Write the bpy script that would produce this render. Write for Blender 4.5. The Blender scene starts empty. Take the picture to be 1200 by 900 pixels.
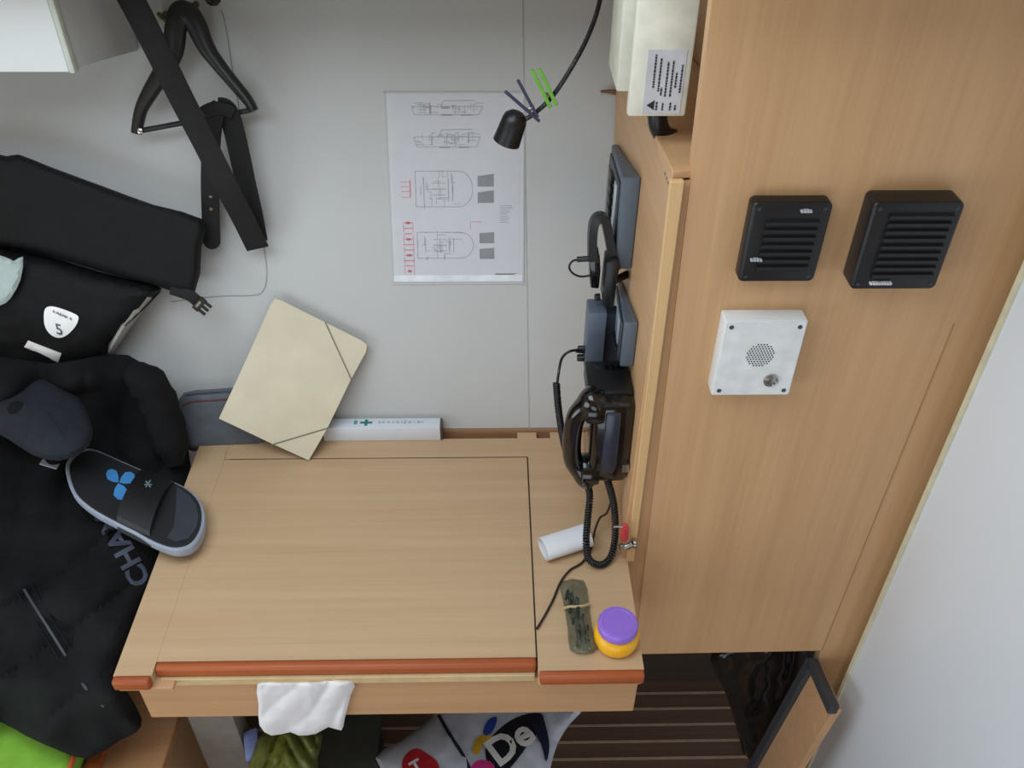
import bpy, bmesh, math, random
from mathutils import Vector as V, Matrix, noise
from mathutils.geometry import delaunay_2d_cdt
random.seed(7)
SC = bpy.context.scene
COL = SC.collection
# ------------------------------------------------------------------ camera frame (image taken as 1200x900)
F, CX, CY = 1035.0, 600.0, 450.0
def _n(x, y): return V((x - CX, -(y - CY), -F)).normalized()
_Y = _n(575, -390)
_Z = -_n(588, 1726); _Z = (_Z - _Y * _Z.dot(_Y)).normalized()
_X = _Y.cross(_Z)
R = Matrix((_X, _Y, _Z))              # camera -> world
CAM = V((0, 0, 1.84))
def ray(u, v): return R @ V(((u - CX) / F, -(v - CY) / F, -1))
def onz(u, v, z): r = ray(u, v); return CAM + r * ((z - CAM.z) / r.z)
def ony(u, v, y): r = ray(u, v); return CAM + r * (y / r.y)
def onx(u, v, x): r = ray(u, v); return CAM + r * (x / r.x)
TILT = math.radians(20)               # the hull lining leans outwards
WN = V((0, -math.cos(TILT), math.sin(TILT)))
WS = V((0, math.sin(TILT), math.cos(TILT)))
WX = V((1, 0, 0))
W0 = V((0, 1.2085, .7575))
def onpl(u, v, p, n): r = ray(u, v); return CAM + r * ((p - CAM).dot(n) / r.dot(n))
def W(u, v, off=0.0): return onpl(u, v, W0 + WN * off, WN)
def wall_y(z): return W0.y + (z - W0.z) * math.tan(TILT)

# ------------------------------------------------------------------ materials
def lin(c):
    def f(x):
        x /= 255.0
        return x / 12.92 if x <= .04045 else ((x + .055) / 1.055) ** 2.4
    return (f(c[0]), f(c[1]), f(c[2]), 1)
MATS = {}
def mat(name, rgb, rough=.5, metal=0, var=.06, scale=40, bump=0, bscale=200, spec=.5, trans=0, alpha=1, sheen=0, coat=0):
    if name in MATS: return MATS[name]
    m = bpy.data.materials.new(name); m.use_nodes = True
    nt = m.node_tree; b = nt.nodes['Principled BSDF']
    c = lin(rgb)
    tc = nt.nodes.new('ShaderNodeTexCoord')
    nz = nt.nodes.new('ShaderNodeTexNoise'); nz.inputs['Scale'].default_value = scale; nz.inputs['Detail'].default_value = 3
    nt.links.new(tc.outputs['Object'], nz.inputs['Vector'])
    mx = nt.nodes.new('ShaderNodeValToRGB')
    lo = [max(0, x * (1 - var * 1.6)) for x in c[:3]] + [1]; hi = [min(1, x * (1 + var * 1.6)) for x in c[:3]] + [1]
    mx.color_ramp.elements[0].position = .3; mx.color_ramp.elements[1].position = .7
    mx.color_ramp.elements[0].color = lo; mx.color_ramp.elements[1].color = hi
    nt.links.new(nz.outputs['Fac'], mx.inputs['Fac']); nt.links.new(mx.outputs['Color'], b.inputs['Base Color'])
    b.inputs['Roughness'].default_value = rough; b.inputs['Metallic'].default_value = metal
    b.inputs['Specular IOR Level'].default_value = spec
    b.inputs['Transmission Weight'].default_value = trans; b.inputs['Alpha'].default_value = alpha
    if sheen: b.inputs['Sheen Weight'].default_value = sheen
    if coat: b.inputs['Coat Weight'].default_value = coat
    if bump:
        n2 = nt.nodes.new('ShaderNodeTexNoise'); n2.inputs['Scale'].default_value = bscale
        bp = nt.nodes.new('ShaderNodeBump'); bp.inputs['Strength'].default_value = bump; bp.inputs['Distance'].default_value = .002
        nt.links.new(tc.outputs['Object'], n2.inputs['Vector']); nt.links.new(n2.outputs['Fac'], bp.inputs['Height'])
        nt.links.new(bp.outputs['Normal'], b.inputs['Normal'])
    MATS[name] = m; return m
def wood(name, base, dark, grain='z', rough=.42, amount=1.0, freq=55):
    """veneer: fine streaks along one axis, with broad slow bands"""
    if name in MATS: return MATS[name]
    m = bpy.data.materials.new(name); m.use_nodes = True
    nt = m.node_tree; b = nt.nodes['Principled BSDF']
    tc = nt.nodes.new('ShaderNodeTexCoord')
    def noise_(sc_across, sc_along, det):
        mp = nt.nodes.new('ShaderNodeMapping')
        s = {'x': (sc_along, sc_across, sc_across), 'y': (sc_across, sc_along, sc_across), 'z': (sc_across, sc_across, sc_along)}[grain]
        mp.inputs['Scale'].default_value = s
        nt.links.new(tc.outputs['Object'], mp.inputs['Vector'])
        nz = nt.nodes.new('ShaderNodeTexNoise'); nz.inputs['Scale'].default_value = 1; nz.inputs['Detail'].default_value = det
        nz.inputs['Roughness'].default_value = .6
        nt.links.new(mp.outputs['Vector'], nz.inputs['Vector']); return nz
    n1 = noise_(freq, 1.6, 4); n2 = noise_(freq * 5, 9, 2); n3 = noise_(freq * .22, .8, 2)
    def mth(op, a, bb):
        k = nt.nodes.new('ShaderNodeMath'); k.operation = op
        for i, q in enumerate((a, bb)):
            if isinstance(q, float): k.inputs[i].default_value = q
            else: nt.links.new(q, k.inputs[i])
        return k.outputs[0]
    t = mth('ADD', mth('MULTIPLY', n1.outputs['Fac'], .45), mth('ADD', mth('MULTIPLY', n2.outputs['Fac'], .2), mth('MULTIPLY', n3.outputs['Fac'], .35)))
    cr = nt.nodes.new('ShaderNodeValToRGB')
    cr.color_ramp.elements[0].position = .5 - .17 / amount; cr.color_ramp.elements[1].position = .5 + .17 / amount
    cr.color_ramp.elements[0].color = lin(dark); cr.color_ramp.elements[1].color = lin(base)
    nt.links.new(t, cr.inputs['Fac']); nt.links.new(cr.outputs['Color'], b.inputs['Base Color'])
    b.inputs['Roughness'].default_value = rough
    MATS[name] = m; return m

M_WALL = mat('hull_lining', (191, 192, 190), .45, var=.012, scale=6, bump=.12, bscale=260)
M_WHITE = mat('white_paint', (226, 228, 227), .4, var=.01, scale=5)
M_DOOR = mat('door_laminate', (224, 229, 234), .38, var=.012, scale=3)
M_CREAM = mat('cream_edge', (214, 208, 178), .5)
M_BULK = wood('beech_upright', (213, 171, 126), (191, 148, 105), 'z', .42, .9, 50)
M_DESK = wood('beech_desk', (208, 177, 141), (186, 153, 117), 'x', .42, .75, 60)
M_LIP = wood('beech_lip', (222, 184, 132), (204, 163, 112), 'z', .4)
M_APRON = wood('beech_apron', (204, 160, 118), (184, 140, 100), 'x', .45)
M_MAHOG = wood('mahogany', (184, 96, 46), (148, 68, 30), 'x', .5, 1.1, 90)
M_PLY = mat('pale_ply', (204, 176, 130), .6)
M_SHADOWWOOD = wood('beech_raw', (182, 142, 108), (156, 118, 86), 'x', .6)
M_TEAK = wood('teak_sole', (122, 94, 76), (92, 69, 55), 'x', .5, 1.0, 70)
M_HOLLY = mat('pale_strip', (176, 152, 130), .5)
M_GAPSHADE = mat('gap_shade_dark', (60, 44, 32), .8)
M_BLK = mat('black_plastic', (20, 20, 22), .38, var=.1)
M_GLOSS = mat('gloss_black', (9, 9, 10), .14, var=.05, coat=.4)
M_GREY = mat('slate_plastic', (84, 94, 106), .42, var=.04)
M_GREYD = mat('dark_slate', (48, 54, 62), .4)
M_SCREEN = mat('smoked_screen', (34, 38, 40), .1, var=.05)
M_SILV = mat('steel', (178, 178, 174), .25, metal=1, var=.03)
M_FAB = mat('black_cotton', (13, 13, 15), .9, var=.18, scale=60, bump=.5, bscale=900, spec=.3)
M_NYL = mat('black_nylon', (10, 10, 11), .7, var=.15, scale=30, bump=.35, bscale=700, spec=.3)
M_CAP = mat('charcoal_cloth', (36, 39, 47), .9, var=.1, bump=.5, bscale=900, spec=.3)
M_WEB = mat('black_webbing', (22, 20, 21), .65, var=.1, bump=.4, bscale=600, spec=.35)
M_REFL = mat('reflective_white', (250, 250, 247), .3, var=.01)
M_CREAMCARD = mat('cream_card', (214, 204, 178), .6, var=.035, scale=18)
M_BAND = mat('grey_elastic', (128, 122, 110), .7)
M_PAPER = mat('white_paper', (232, 234, 238), .7, var=.01)
M_PAPERC = mat('drawing_paper', (204, 205, 210), .45, var=.012)
M_INK = mat('grey_ink', (160, 161, 163), .7)
M_INKD = mat('dark_ink', (96, 98, 102), .7)
M_RED = mat('red_ink', (204, 130, 136), .7)
M_HATCH = mat('hatch_grey', (140, 142, 145), .7)
M_GREEN = mat('green_mark', (28, 128, 108), .6)
M_TXT = mat('black_print', (30, 32, 38), .6)

# ------------------------------------------------------------------ mesh helpers
def BM(): return bmesh.new()
def box(bm, x0, x1, y0, y1, z0, z1):
    vs = [bm.verts.new(p) for p in ((x0,y0,z0),(x1,y0,z0),(x1,y1,z0),(x0,y1,z0),(x0,y0,z1),(x1,y0,z1),(x1,y1,z1),(x0,y1,z1))]
    for f in ((0,3,2,1),(4,5,6,7),(0,1,5,4),(1,2,6,5),(2,3,7,6),(3,0,4,7)): bm.faces.new([vs[i] for i in f])
    return vs
def obox(bm, o, X, Y, Z):
    """box from corner o and three full edge vectors"""
    o = V(o); vs = [bm.verts.new(o + a + b + c) for c in (V(), Z) for b, a in ((V(), V()), (V(), X), (Y, X), (Y, V()))]
    for f in ((0,3,2,1),(4,5,6,7),(0,1,5,4),(1,2,6,5),(2,3,7,6),(3,0,4,7)): bm.faces.new([vs[i] for i in f])
def prism(bm, pts, vec):
    a = [bm.verts.new(p) for p in pts]; b = [bm.verts.new(V(p) + V(vec)) for p in pts]
    n = len(pts)
    bm.faces.new(a[::-1]); bm.faces.new(b)
    for i in range(n): bm.faces.new((a[i], a[(i+1) % n], b[(i+1) % n], b[i]))
def bev(bm, w, seg=2, ang=30):
    bmesh.ops.recalc_face_normals(bm, faces=bm.faces)
    es = [e for e in bm.edges if len(e.link_faces) == 2 and e.calc_face_angle(0) > math.radians(ang)]
    bmesh.ops.bevel(bm, geom=es, offset=w, segments=seg, affect='EDGES', profile=.5, clamp_overlap=True)
    return bm
def bbox(x0, x1, y0, y1, z0, z1, w=.002, seg=2):
    bm = BM(); box(bm, x0, x1, y0, y1, z0, z1); return bev(bm, w, seg)
def cat(pts, n=8, closed=False):
    pts = [V(p) for p in pts]; out = []; N = len(pts)
    for i in range(N if closed else N - 1):
        g = lambda k: pts[k % N] if closed else pts[min(max(k, 0), N - 1)]
        p0, p1, p2, p3 = g(i-1), g(i), g(i+1), g(i+2)
        for k in range(n):
            t = k / n
            out.append(.5 * (2*p1 + (p2-p0)*t + (2*p0-5*p1+4*p2-p3)*t*t + (3*p1-p0-3*p2+p3)*t**3))
    if not closed: out.append(pts[-1])
    return out
def tube(bm, pts, r, seg=10, closed=False, flat=None):
    """round tube along pts; flat=(normal, half_w, half_t) gives a ribbon"""
    pts = [V(p) for p in pts]; N = len(pts); rings = []
    up = None
    for i, p in enumerate(pts):
        if closed: t = (pts[(i+1) % N] - pts[i-1]).normalized()
        else: t = (pts[min(i+1, N-1)] - pts[max(i-1, 0)]).normalized()
        if flat:
            nn = V(flat[0]); nn = (nn - t * nn.dot(t)).normalized(); s = t.cross(nn)
            hw, ht = flat[1], flat[2]
            ring = [p + s*hw*a + nn*ht*b for a, b in ((-1,-.6),(-.9,-1),(.9,-1),(1,-.6),(1,.6),(.9,1),(-.9,1),(-1,.6))]
        else:
            if up is None: up = t.orthogonal().normalized()
            up = (up - t * up.dot(t)).normalized(); s = t.cross(up)
            rr = r[i] if isinstance(r, (list, tuple)) else r
            ring = [p + (up*math.cos(2*math.pi*k/seg) + s*math.sin(2*math.pi*k/seg))*rr for k in range(seg)]
        rings.append([bm.verts.new(q) for q in ring])
    m = len(rings[0])
    for i in range(N if closed else N-1):
        a, b = rings[i], rings[(i+1) % N]
        for k in range(m): bm.faces.new((a[k], a[(k+1) % m], b[(k+1) % m], b[k]))
    if not closed:
        bm.faces.new(rings[0][::-1]); bm.faces.new(rings[-1])
def lathe(bm, o, axis, prof, seg=28):
    """prof: (radius, height) along axis"""
    o, ax = V(o), V(axis).normalized(); a = ax.orthogonal().normalized(); b = ax.cross(a)
    rings = []
    for r, h in prof:
        if r < 1e-6: rings.append([bm.verts.new(o + ax*h)])
        else: rings.append([bm.verts.new(o + ax*h + (a*math.cos(2*math.pi*k/seg) + b*math.sin(2*math.pi*k/seg))*r) for k in range(seg)])
    for i in range(len(rings)-1):
        p, q = rings[i], rings[i+1]
        for k in range(seg):
            k2 = (k+1) % seg
            f = [p[k % len(p)], p[k2 % len(p)], q[k2 % len(q)], q[k % len(q)]]
            f2 = []
            for x in f:
                if x not in f2: f2.append(x)
            if len(f2) > 2: bm.faces.new(f2)
    if len(rings[0]) > 1: bm.faces.new(rings[0][::-1])
    if len(rings[-1]) > 1: bm.faces.new(rings[-1])
def strip(bm, a, b, n, w, h=.0006):
    """thin raised bar lying on a surface with normal n"""
    a, b, n = V(a), V(b), V(n).normalized(); t = b - a
    if t.length < 1e-6: return
    s = n.cross(t.normalized()) * w
    obox(bm, a - s*.5, t, s, n*h)
def helix(path, r, pitch, seg=9):
    """coiled cord around a path"""
    pts = [V(p) for p in path]; out = []; ph = 0; up = None
    for i in range(len(pts)-1):
        t = (pts[i+1]-pts[i]); L = t.length; t = t.normalized()
        if up is None: up = t.orthogonal().normalized()
        up = (up - t*up.dot(t)).normalized(); s = t.cross(up)
        n = max(1, int(L / pitch * seg))
        for k in range(n):
            out.append(pts[i].lerp(pts[i+1], k/n) + (up*math.cos(ph) + s*math.sin(ph))*r); ph += 2*math.pi/seg * (L/pitch*seg/n)
    return out

ORG = {}
def _link(name, bm, m, parent=None, smooth=True, ang=35):
    me = bpy.data.meshes.new(name)
    bmesh.ops.recalc_face_normals(bm, faces=bm.faces)
    if parent: org = ORG[parent.as_pointer()]
    else:
        xs = [v.co.copy() for v in bm.verts]
        lo = V([min(c[i] for c in xs) for i in range(3)]); hi = V([max(c[i] for c in xs) for i in range(3)])
        org = V(((lo.x+hi.x)/2, (lo.y+hi.y)/2, lo.z))
    bmesh.ops.translate(bm, verts=bm.verts, vec=-org)
    bm.to_mesh(me); bm.free()
    if smooth:
        for p in me.polygons: p.use_smooth = True
        me.set_sharp_from_angle(angle=math.radians(ang))
    me.materials.append(m)
    o = bpy.data.objects.new(name, me); COL.objects.link(o)
    if parent: o.parent = parent
    else: o.location = org
    ORG[o.as_pointer()] = org
    return o
def tag(o, label, catg, group=None):
    o['label'] = label; o['category'] = catg
    if group: o['group'] = group
    return o
def thing(name, label, catg, loc, group=None):
    o = bpy.data.objects.new(name, None); o.empty_display_size = .05; COL.objects.link(o); o.location = V(loc); ORG[o.as_pointer()] = V(loc)
    return tag(o, label, catg, group)
def part(name, bm, m, parent, label=None, smooth=True, ang=35):
    o = _link(name, bm, m, parent, smooth, ang)
    if label: o['label'] = label
    return o
def single(name, bm, m, label, catg, group=None, ang=35): return tag(_link(name, bm, m, None, True, ang), label, catg, group)
def struct(name, bm, m, parent=None, ang=35):
    o = _link(name, bm, m, parent, True, ang); o['kind'] = 'structure'; return o
def text_bm(s, o, X, Y, size, h=.0006, align='LEFT', fn=None, bold=0):
    """printed lettering as a mesh: X, Y unit directions; fn maps (a,b) to a point instead"""
    cu = bpy.data.curves.new('t', 'FONT'); cu.body = s; cu.size = 1; cu.align_x = align; cu.resolution_u = 3; cu.offset = bold
    ob = bpy.data.objects.new('t', cu); COL.objects.link(ob)
    me = bpy.data.meshes.new_from_object(ob.evaluated_get(bpy.context.evaluated_depsgraph_get()))
    bm = BM(); bm.from_mesh(me)
    bpy.data.objects.remove(ob); bpy.data.curves.remove(cu); bpy.data.meshes.remove(me)
    N = V(X).cross(V(Y)) if fn is None else None
    if fn:
        bmesh.ops.triangulate(bm, faces=bm.faces)
        bmesh.ops.subdivide_edges(bm, edges=bm.edges, cuts=1)
    for v in bm.verts:
        a, b = v.co.x*size, v.co.y*size
        v.co = fn(a, b) if fn else V(o) + V(X)*a + V(Y)*b + N*h
    if not fn: 
        r = bmesh.ops.extrude_face_region(bm, geom=bm.faces[:])
        for g in r['geom']:
            if isinstance(g, bmesh.types.BMVert): g.co -= N*h*.9
    return bm

def seg_d(p, a, b):
    ab = b - a; t = max(0, min(1, (p-a).dot(ab)/max(ab.length_squared, 1e-9))); return (p - a - ab*t).length
class Soft:
    """a soft thing: an outline, a base surface (point, normal) under it, a puffed front with folds, a flatter back"""
    def __init__(s, poly, base, thick, rim, fold=None, back=.01, smooth_n=4, grid=6.0):
        s.poly = [V((p.x, p.y)) for p in cat([(a, b, 0) for a, b in poly], smooth_n, True)] if smooth_n > 1 else [V(p) for p in poly]
        s.base, s.t, s.rim, s.fold, s.back, s.grid = base, thick, rim, fold, back, grid
    def d(s, u, v):
        p = V((u, v)); n = len(s.poly); return min(seg_d(p, s.poly[i], s.poly[(i+1) % n]) for i in range(n))
    def inside(s, u, v):
        c = False; n = len(s.poly); j = n-1
        for i in range(n):
            a, b = s.poly[i], s.poly[j]
            if (a.y > v) != (b.y > v) and u < (b.x-a.x)*(v-a.y)/(b.y-a.y)+a.x: c = not c
            j = i
        return c
    def h(s, u, v):
        q = min(1, s.d(u, v)/s.rim) if s.inside(u, v) else 0
        k = math.sqrt(max(0, 1-(1-q)**2))
        return s.t*k + (s.fold(u, v)*min(1, q*1.6) if s.fold else 0)
    def at(s, u, v, off=0):
        p, n = s.base(u, v); return p + n*(s.h(u, v)+off)
    def mesh(s):
        P = list(s.poly); n = len(P)
        # refine outline
        Q = []
        for i in range(n):
            a, b = P[i], P[(i+1) % n]; k = max(1, int((b-a).length/s.grid))
            for j in range(k): Q.append(a.lerp(b, j/k))
        s_n = len(Q); pts = list(Q)
        x0, x1 = min(p.x for p in Q), max(p.x for p in Q); y0, y1 = min(p.y for p in Q), max(p.y for p in Q)
        y = y0; row = 0
        while y < y1:
            x = x0 + (s.grid/2 if row % 2 else 0)
            while x < x1:
                if s.inside(x, y) and s.d(x, y) > s.grid*.5: pts.append(V((x, y)))
                x += s.grid
            y += s.grid*.87; row += 1
        vs, es, fs, ov, oe, of = delaunay_2d_cdt(pts, [], [list(range(s_n))], 1, 1e-4)
        bm = BM(); top = []; bot = []
        for i, p in enumerate(vs):
            edge = any(k < s_n for k in ov[i]) if ov[i] else True
            b, nn = s.base(p.x, p.y)
            v = bm.verts.new(b + nn*(0 if edge else s.h(p.x, p.y))); top.append(v)
            if edge: bot.append(v)
            else:
                q = min(1, s.d(p.x, p.y)/(s.rim*.6)); bot.append(bm.verts.new(b - nn*s.back*q))
        for f in fs:
            try: bm.faces.new([top[i] for i in f])
            except ValueError: pass
            try: bm.faces.new([bot[i] for i in f][::-1])
            except ValueError: pass
        return bm
def toward(u, v): return -ray(u, v).normalized()
def wallbase(off): return lambda u, v: (W(u, v, off), toward(u, v))
def nz(u, v, s, seed=0): return noise.noise(V((u/s, v/s, seed*7.3)))
def ridge(u, v, ang, wl, amp, seed=0, warp=.6):
    a = math.radians(ang); t = (u*math.cos(a)+v*math.sin(a))/wl + warp*nz(u, v, wl*2.2, seed)
    return amp*(abs(math.sin(math.pi*t))**.7)*(.55+.45*nz(u, v, wl*3, seed+3))
def decal(surf, poly, off=.0015, h=.0012):
    """a flat patch sewn on a soft surface, following it"""
    bm = BM(); c = V((sum(p[0] for p in poly)/len(poly), sum(p[1] for p in poly)/len(poly)))
    P = [V((q.x, q.y)) for q in cat([(a, b, 0) for a, b in poly], 3, True)] if len(poly) > 4 else [V(p) for p in poly]
    rings = []
    for k in (1, .66, .33):
        rings.append([surf(*(c + (p-c)*k), off+h) for p in P])
    R_ = [[bm.verts.new(q) for q in r] for r in rings]; cen = bm.verts.new(surf(c.x, c.y, off+h)); n = len(P)
    base = [bm.verts.new(surf(p.x, p.y, -.0005)) for p in P]
    for i in range(n):
        j = (i+1) % n
        bm.faces.new((base[i], base[j], R_[0][j], R_[0][i]))
        for a, b in ((0, 1), (1, 2)): bm.faces.new((R_[a][i], R_[a][j], R_[b][j], R_[b][i]))
        bm.faces.new((R_[2][i], R_[2][j], cen))
    return bm

# ================================================================== THE SETTING
bm = BM(); obox(bm, W0 + WX*-1.5 - WS*.002 , WX*2.6, WS*1.4, -WN*.03)
struct('wall_back', bm, M_WALL)
bm = BM()                                                         # panel joint
strip(bm, W(620, 503), W(611.5, -60), WN, .0016, .0008)
struct('trim_1', bm, mat('joint_grey', (172, 172, 168), .6))
bm = BM()                                                         # outline of the removable lining panel
pts = [W(*q, .0006) for q in [(258, 12), (262, 20), (267, 45), (272, 80)]] + [W(*q, .0006) for q in [(297, 225), (305, 262), (312, 310), (312, 330), (308, 341), (298, 346), (262, 347), (230, 350), (200, 354)]]
tube(bm, cat(pts, 6), .0009, 6)
struct('trim_2', bm, mat('joint_grey2', (158, 158, 152), .7))
bm = BM(); box(bm, -1.5, 1.3, -.9, 2.3, -.03, 0)
floor = struct('floor', bm, M_TEAK)
# pale inlay strips of the sole, part of the floor's pattern
bm = BM()
y = -1.0
ys = [onz(810, v, 0).y for v in (812, 830, 848.5, 868, 888)]
pitch = (ys[0]-ys[-1])/4
for k in range(-30, 4):
    yy = ys[0] - 0 + k*pitch*1.0
    if yy > 1.145: continue
    if yy > -.84: box(bm, -1.45, .62, yy-.0028, yy+.0028, -.001, .0012)
o = struct('inlay_strip', bm, M_HOLLY, floor)
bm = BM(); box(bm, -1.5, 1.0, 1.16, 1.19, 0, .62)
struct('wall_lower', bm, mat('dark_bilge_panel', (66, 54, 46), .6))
bm = BM()
HX0, HX1, HY0, HY1 = -1.1, .10, .10, .85                          # skylight opening
box(bm, -1.5, 1.3, HY1, 1.09, 2.02, 2.06); box(bm, -1.5, 1.3, -.9, HY0, 2.02, 2.06); box(bm, -1.5, HX0, HY0, HY1, 2.02, 2.06); box(bm, HX1, 1.3, HY0, HY1, 2.02, 2.06)
box(bm, -1.5, .20, 1.09, 1.11, 1.57, 2.06); box(bm, -1.5, .20, 1.11, 1.62, 1.66, 1.70); box(bm, .20, 1.3, 1.09, 1.8, 2.02, 2.06)   # side deck; its unseen fascia dropped low to shade the upper wall
box(bm, .14, .70, .77, .80, 1.645, 2.06)                            # unseen lintel added to shade the top of the bulkhead
struct('ceiling', bm, M_WHITE)
M_CABIN = wood('beech_cabin', (200, 158, 112), (176, 134, 90), 'z', .5)
PX0, PX1, PZ1 = -.9, .4, .95                                       # unseen doorway behind the viewer, kept low to favour the lower wall
bm = BM(); box(bm, -1.5, PX0, -.90, -.86, 0, 2.02); box(bm, PX1, 1.3, -.90, -.86, 0, 2.02); box(bm, PX0, PX1, -.90, -.86, PZ1, 2.02); struct('wall_rear', bm, M_CABIN)
WY0, WY1, WZ0, WZ1 = -.6, .5, .3, 1.3                              # unseen left window, added to light the white door
bm = BM(); box(bm, -1.5, -1.46, -.9, WY0, 0, 2.02); box(bm, -1.5, -1.46, WY1, 2.3, 0, 2.02); box(bm, -1.5, -1.46, WY0, WY1, 0, WZ0); box(bm, -1.5, -1.46, WY0, WY1, WZ1, 2.02)
struct('wall_left', bm, M_CABIN)

# bulkhead with the speakers: a veneered sheet, with a cut-out at the bottom
YB = .905
def bl(z): return .2183 + .0364*(1.59-z)/1.1
bm = BM()
out = [(bl(2.02), 2.02), (.66, 2.02), (.66, 0.0), (.594, 0.0), (.5735, .494), (bl(.494)-.012, .490)]
prism(bm, [(x, YB, z) for x, z in out], (0, .018, 0))
wr = struct('wall_right', bm, M_BULK)
bm = BM(); prism(bm, [(.5735, YB-.0006, .494), (.575, YB-.0006, .494), (.5815, YB-.0006, 1.2), (.580, YB-.0006, 1.2)], (0, .001, 0))
struct('trim_3', bm, mat('veneer_joint', (168, 128, 84), .6), None)
bm = BM(); box(bm, .318, .336, YB+.018, 1.75, .76, 2.02); struct('wall_inner', bm, M_BULK)
# open white cabin door on the right, seen along its face
dA, dB = ony(1199, 315, .875), ony(945, 900, .875)
e0 = V((dA.x, .875, 2.0)); dx = .055
bm = BM()
prism(bm, [(dA.x, .868, 0.02), (dA.x+.10, .868, .02), (dA.x+.20, -.05, .02), (dA.x+.16, -.05, .02)], (0, 0, 1.97))
door = struct('door_1', bev(bm, .002), M_DOOR)
bm = BM(); box(bm, dA.x-.003, dA.x+.1, .868, .876, .02, 1.99)
struct('door_edge', bm, M_CREAM, door)

# ================================================================== OVERHEAD LOCKER
LX = -.5602
t = thing('overhead_locker', 'white overhead locker corner above the clothes hanger, bright front face', 'locker', (-.85, 1.35, 1.40))
bm = BM(); pr = [(-.56, 1.204, 1.416), (-.56, wall_y(1.365)-.002, 1.365), (-.56, wall_y(1.658)-.002, 1.658), (-.56, 1.204, 1.658)]
prism(bm, pr, (-.85, 0, 0)); part('body', bev(bm, .003), M_WALL, t)
part('front_panel', bbox(-1.41, -.5675, 1.192, 1.2045, 1.4145, 1.658, .002), M_WHITE, t)
part('edge_trim', bbox(-.567, -.559, 1.190, 1.206, 1.4135, 1.658, .002), mat('locker_edge', (196, 200, 188), .5), t)

# ================================================================== CHART TABLE
DX0, DX1, DZ = -.532, .2065, .75
t = thing('chart_table', 'beech chart table with lift-up lid and mahogany front lips, standing against the white wall', 'table', (-.16, .95, 0))
bm = BM()
box(bm, .058, DX1, .706, 1.186, DZ-.022, DZ)                      # right of the lid
box(bm, DX0, -.4790, .706, 1.186, DZ-.022, DZ)                    # left of the lid
box(bm, -.4795, .058, 1.138, 1.186, DZ-.022, DZ)                  # behind the lid
for x0, x1 in ((DX0, -.30), (.040, .075), (.100, DX1-.012)): box(bm, x0, x1, 1.186, 1.202, DZ-.022, DZ)
part('table_top', bm, M_DESK, t)
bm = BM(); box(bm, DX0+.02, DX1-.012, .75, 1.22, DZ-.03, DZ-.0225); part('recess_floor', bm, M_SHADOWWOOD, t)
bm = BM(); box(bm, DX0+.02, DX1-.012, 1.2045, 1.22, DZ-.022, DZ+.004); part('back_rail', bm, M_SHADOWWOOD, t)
bm = BM(); box(bm, DX0+.018, DX1-.002, .7165, .730, .624, .7155); box(bm, DX0+.018, DX0+.03, .73, 1.15, .624, .7155)
box(bm, DX1-.014, DX1-.002, .73, 1.15, .624, .7155); part('apron', bev(bm, .0015, 1), M_APRON, t)
lid = part('lid', bbox(-.4788, .0555, .728, 1.1355, DZ-.020, DZ+.0002, .0002, 1), M_DESK, t)
bm = BM(); box(bm, -.4788, .0560, .714, .7285, DZ-.018, DZ+.0008); part('lid_lip', bev(bm, .005, 3), M_MAHOG, lid, 'mahogany lip along the lid front')
bm = BM(); box(bm, -.4735, .0540, .7105, .735, DZ-.033, DZ-.0185); part('lid_edge', bev(bm, .001, 1), M_PLY, lid, 'pale ply edge under the lip')
for x0, x1 in ((DX0, -.4805), (.0600, DX1)):
    bm = BM(); box(bm, x0, x1, .694, .7065, DZ-.019, DZ+.001); part('front_lip', bev(bm, .004, 3), M_MAHOG, t, 'mahogany lip on the table edge')
for x0, x1 in ((DX0+.004, -.452), (.058, DX1-.003)):
    part('lip_batten', bbox(x0, x1, .6985, .73, DZ-.026, DZ-.019, .001, 1), M_APRON, t)
lg = [ony(222, 848, .80), ony(275, 846, .80)]
part('leg', bbox(lg[0].x, lg[1].x, .80, .84, 0, .623, .003), mat('grey_leg', (132, 124, 116), .5), t, 'grey painted leg')
bm = BM()                                                          # near-flush dark strips standing in for shadow in the lid gaps
box(bm, .0555, .058, .7285, 1.138, DZ-.021, DZ-.0012); box(bm, -.470, .0555, 1.1355, 1.138, DZ-.021, DZ-.0008); part('gap_shade_strip', bm, M_GAPSHADE, t)

# ================================================================== CONSOLE BOARD
CXF = .1985
t = thing('console', 'beech console board on end of chart table, carrying instruments and the telephone', 'console', (.2, 1.1, .75))
def led_z(y): return 1.3976 - (y-.905)*.09
bm = BM(); yb0, yb1 = wall_y(.752)-.003, wall_y(led_z(1.43))-.003
prism(bm, [(CXF, .906, .751), (CXF, yb0, .751), (CXF, yb1, led_z(yb1)), (CXF, .906, led_z(.906))], (.012, 0, 0))
part('face_board', bev(bm, .001, 1), wood('beech_console', (210, 168, 124), (190, 148, 106), 'y', .45), t)
bm = BM(); prism(bm, [(CXF, .9065, led_z(.9065)), (.316, .925, led_z(.925)), (.316, yb1, led_z(yb1)), (CXF, yb1, led_z(yb1))], (0, 0, .010))
part('ledge', bev(bm, .001, 1), M_BULK, t)
bm = BM(); prism(bm, [(CXF-.003, .897, led_z(.9)+.001), (.2115, .897, led_z(.9)+.001), (.2165, .897, .7515), (CXF+.0065, .897, .7515)], (0, .009, 0))
part('front_lipping', bev(bm, .0012, 1), M_LIP, t)
bm = BM(); prism(bm, [(.2120, .9095, 1.394), (.232, .9095, 1.394), (.26, .9095, .492), (.2068, .9095, .492), (.2068, .9095, .75), (.2172, .9095, .752)], (0, .004, 0)); part('filler_strip', bm, M_BULK, t)
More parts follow.
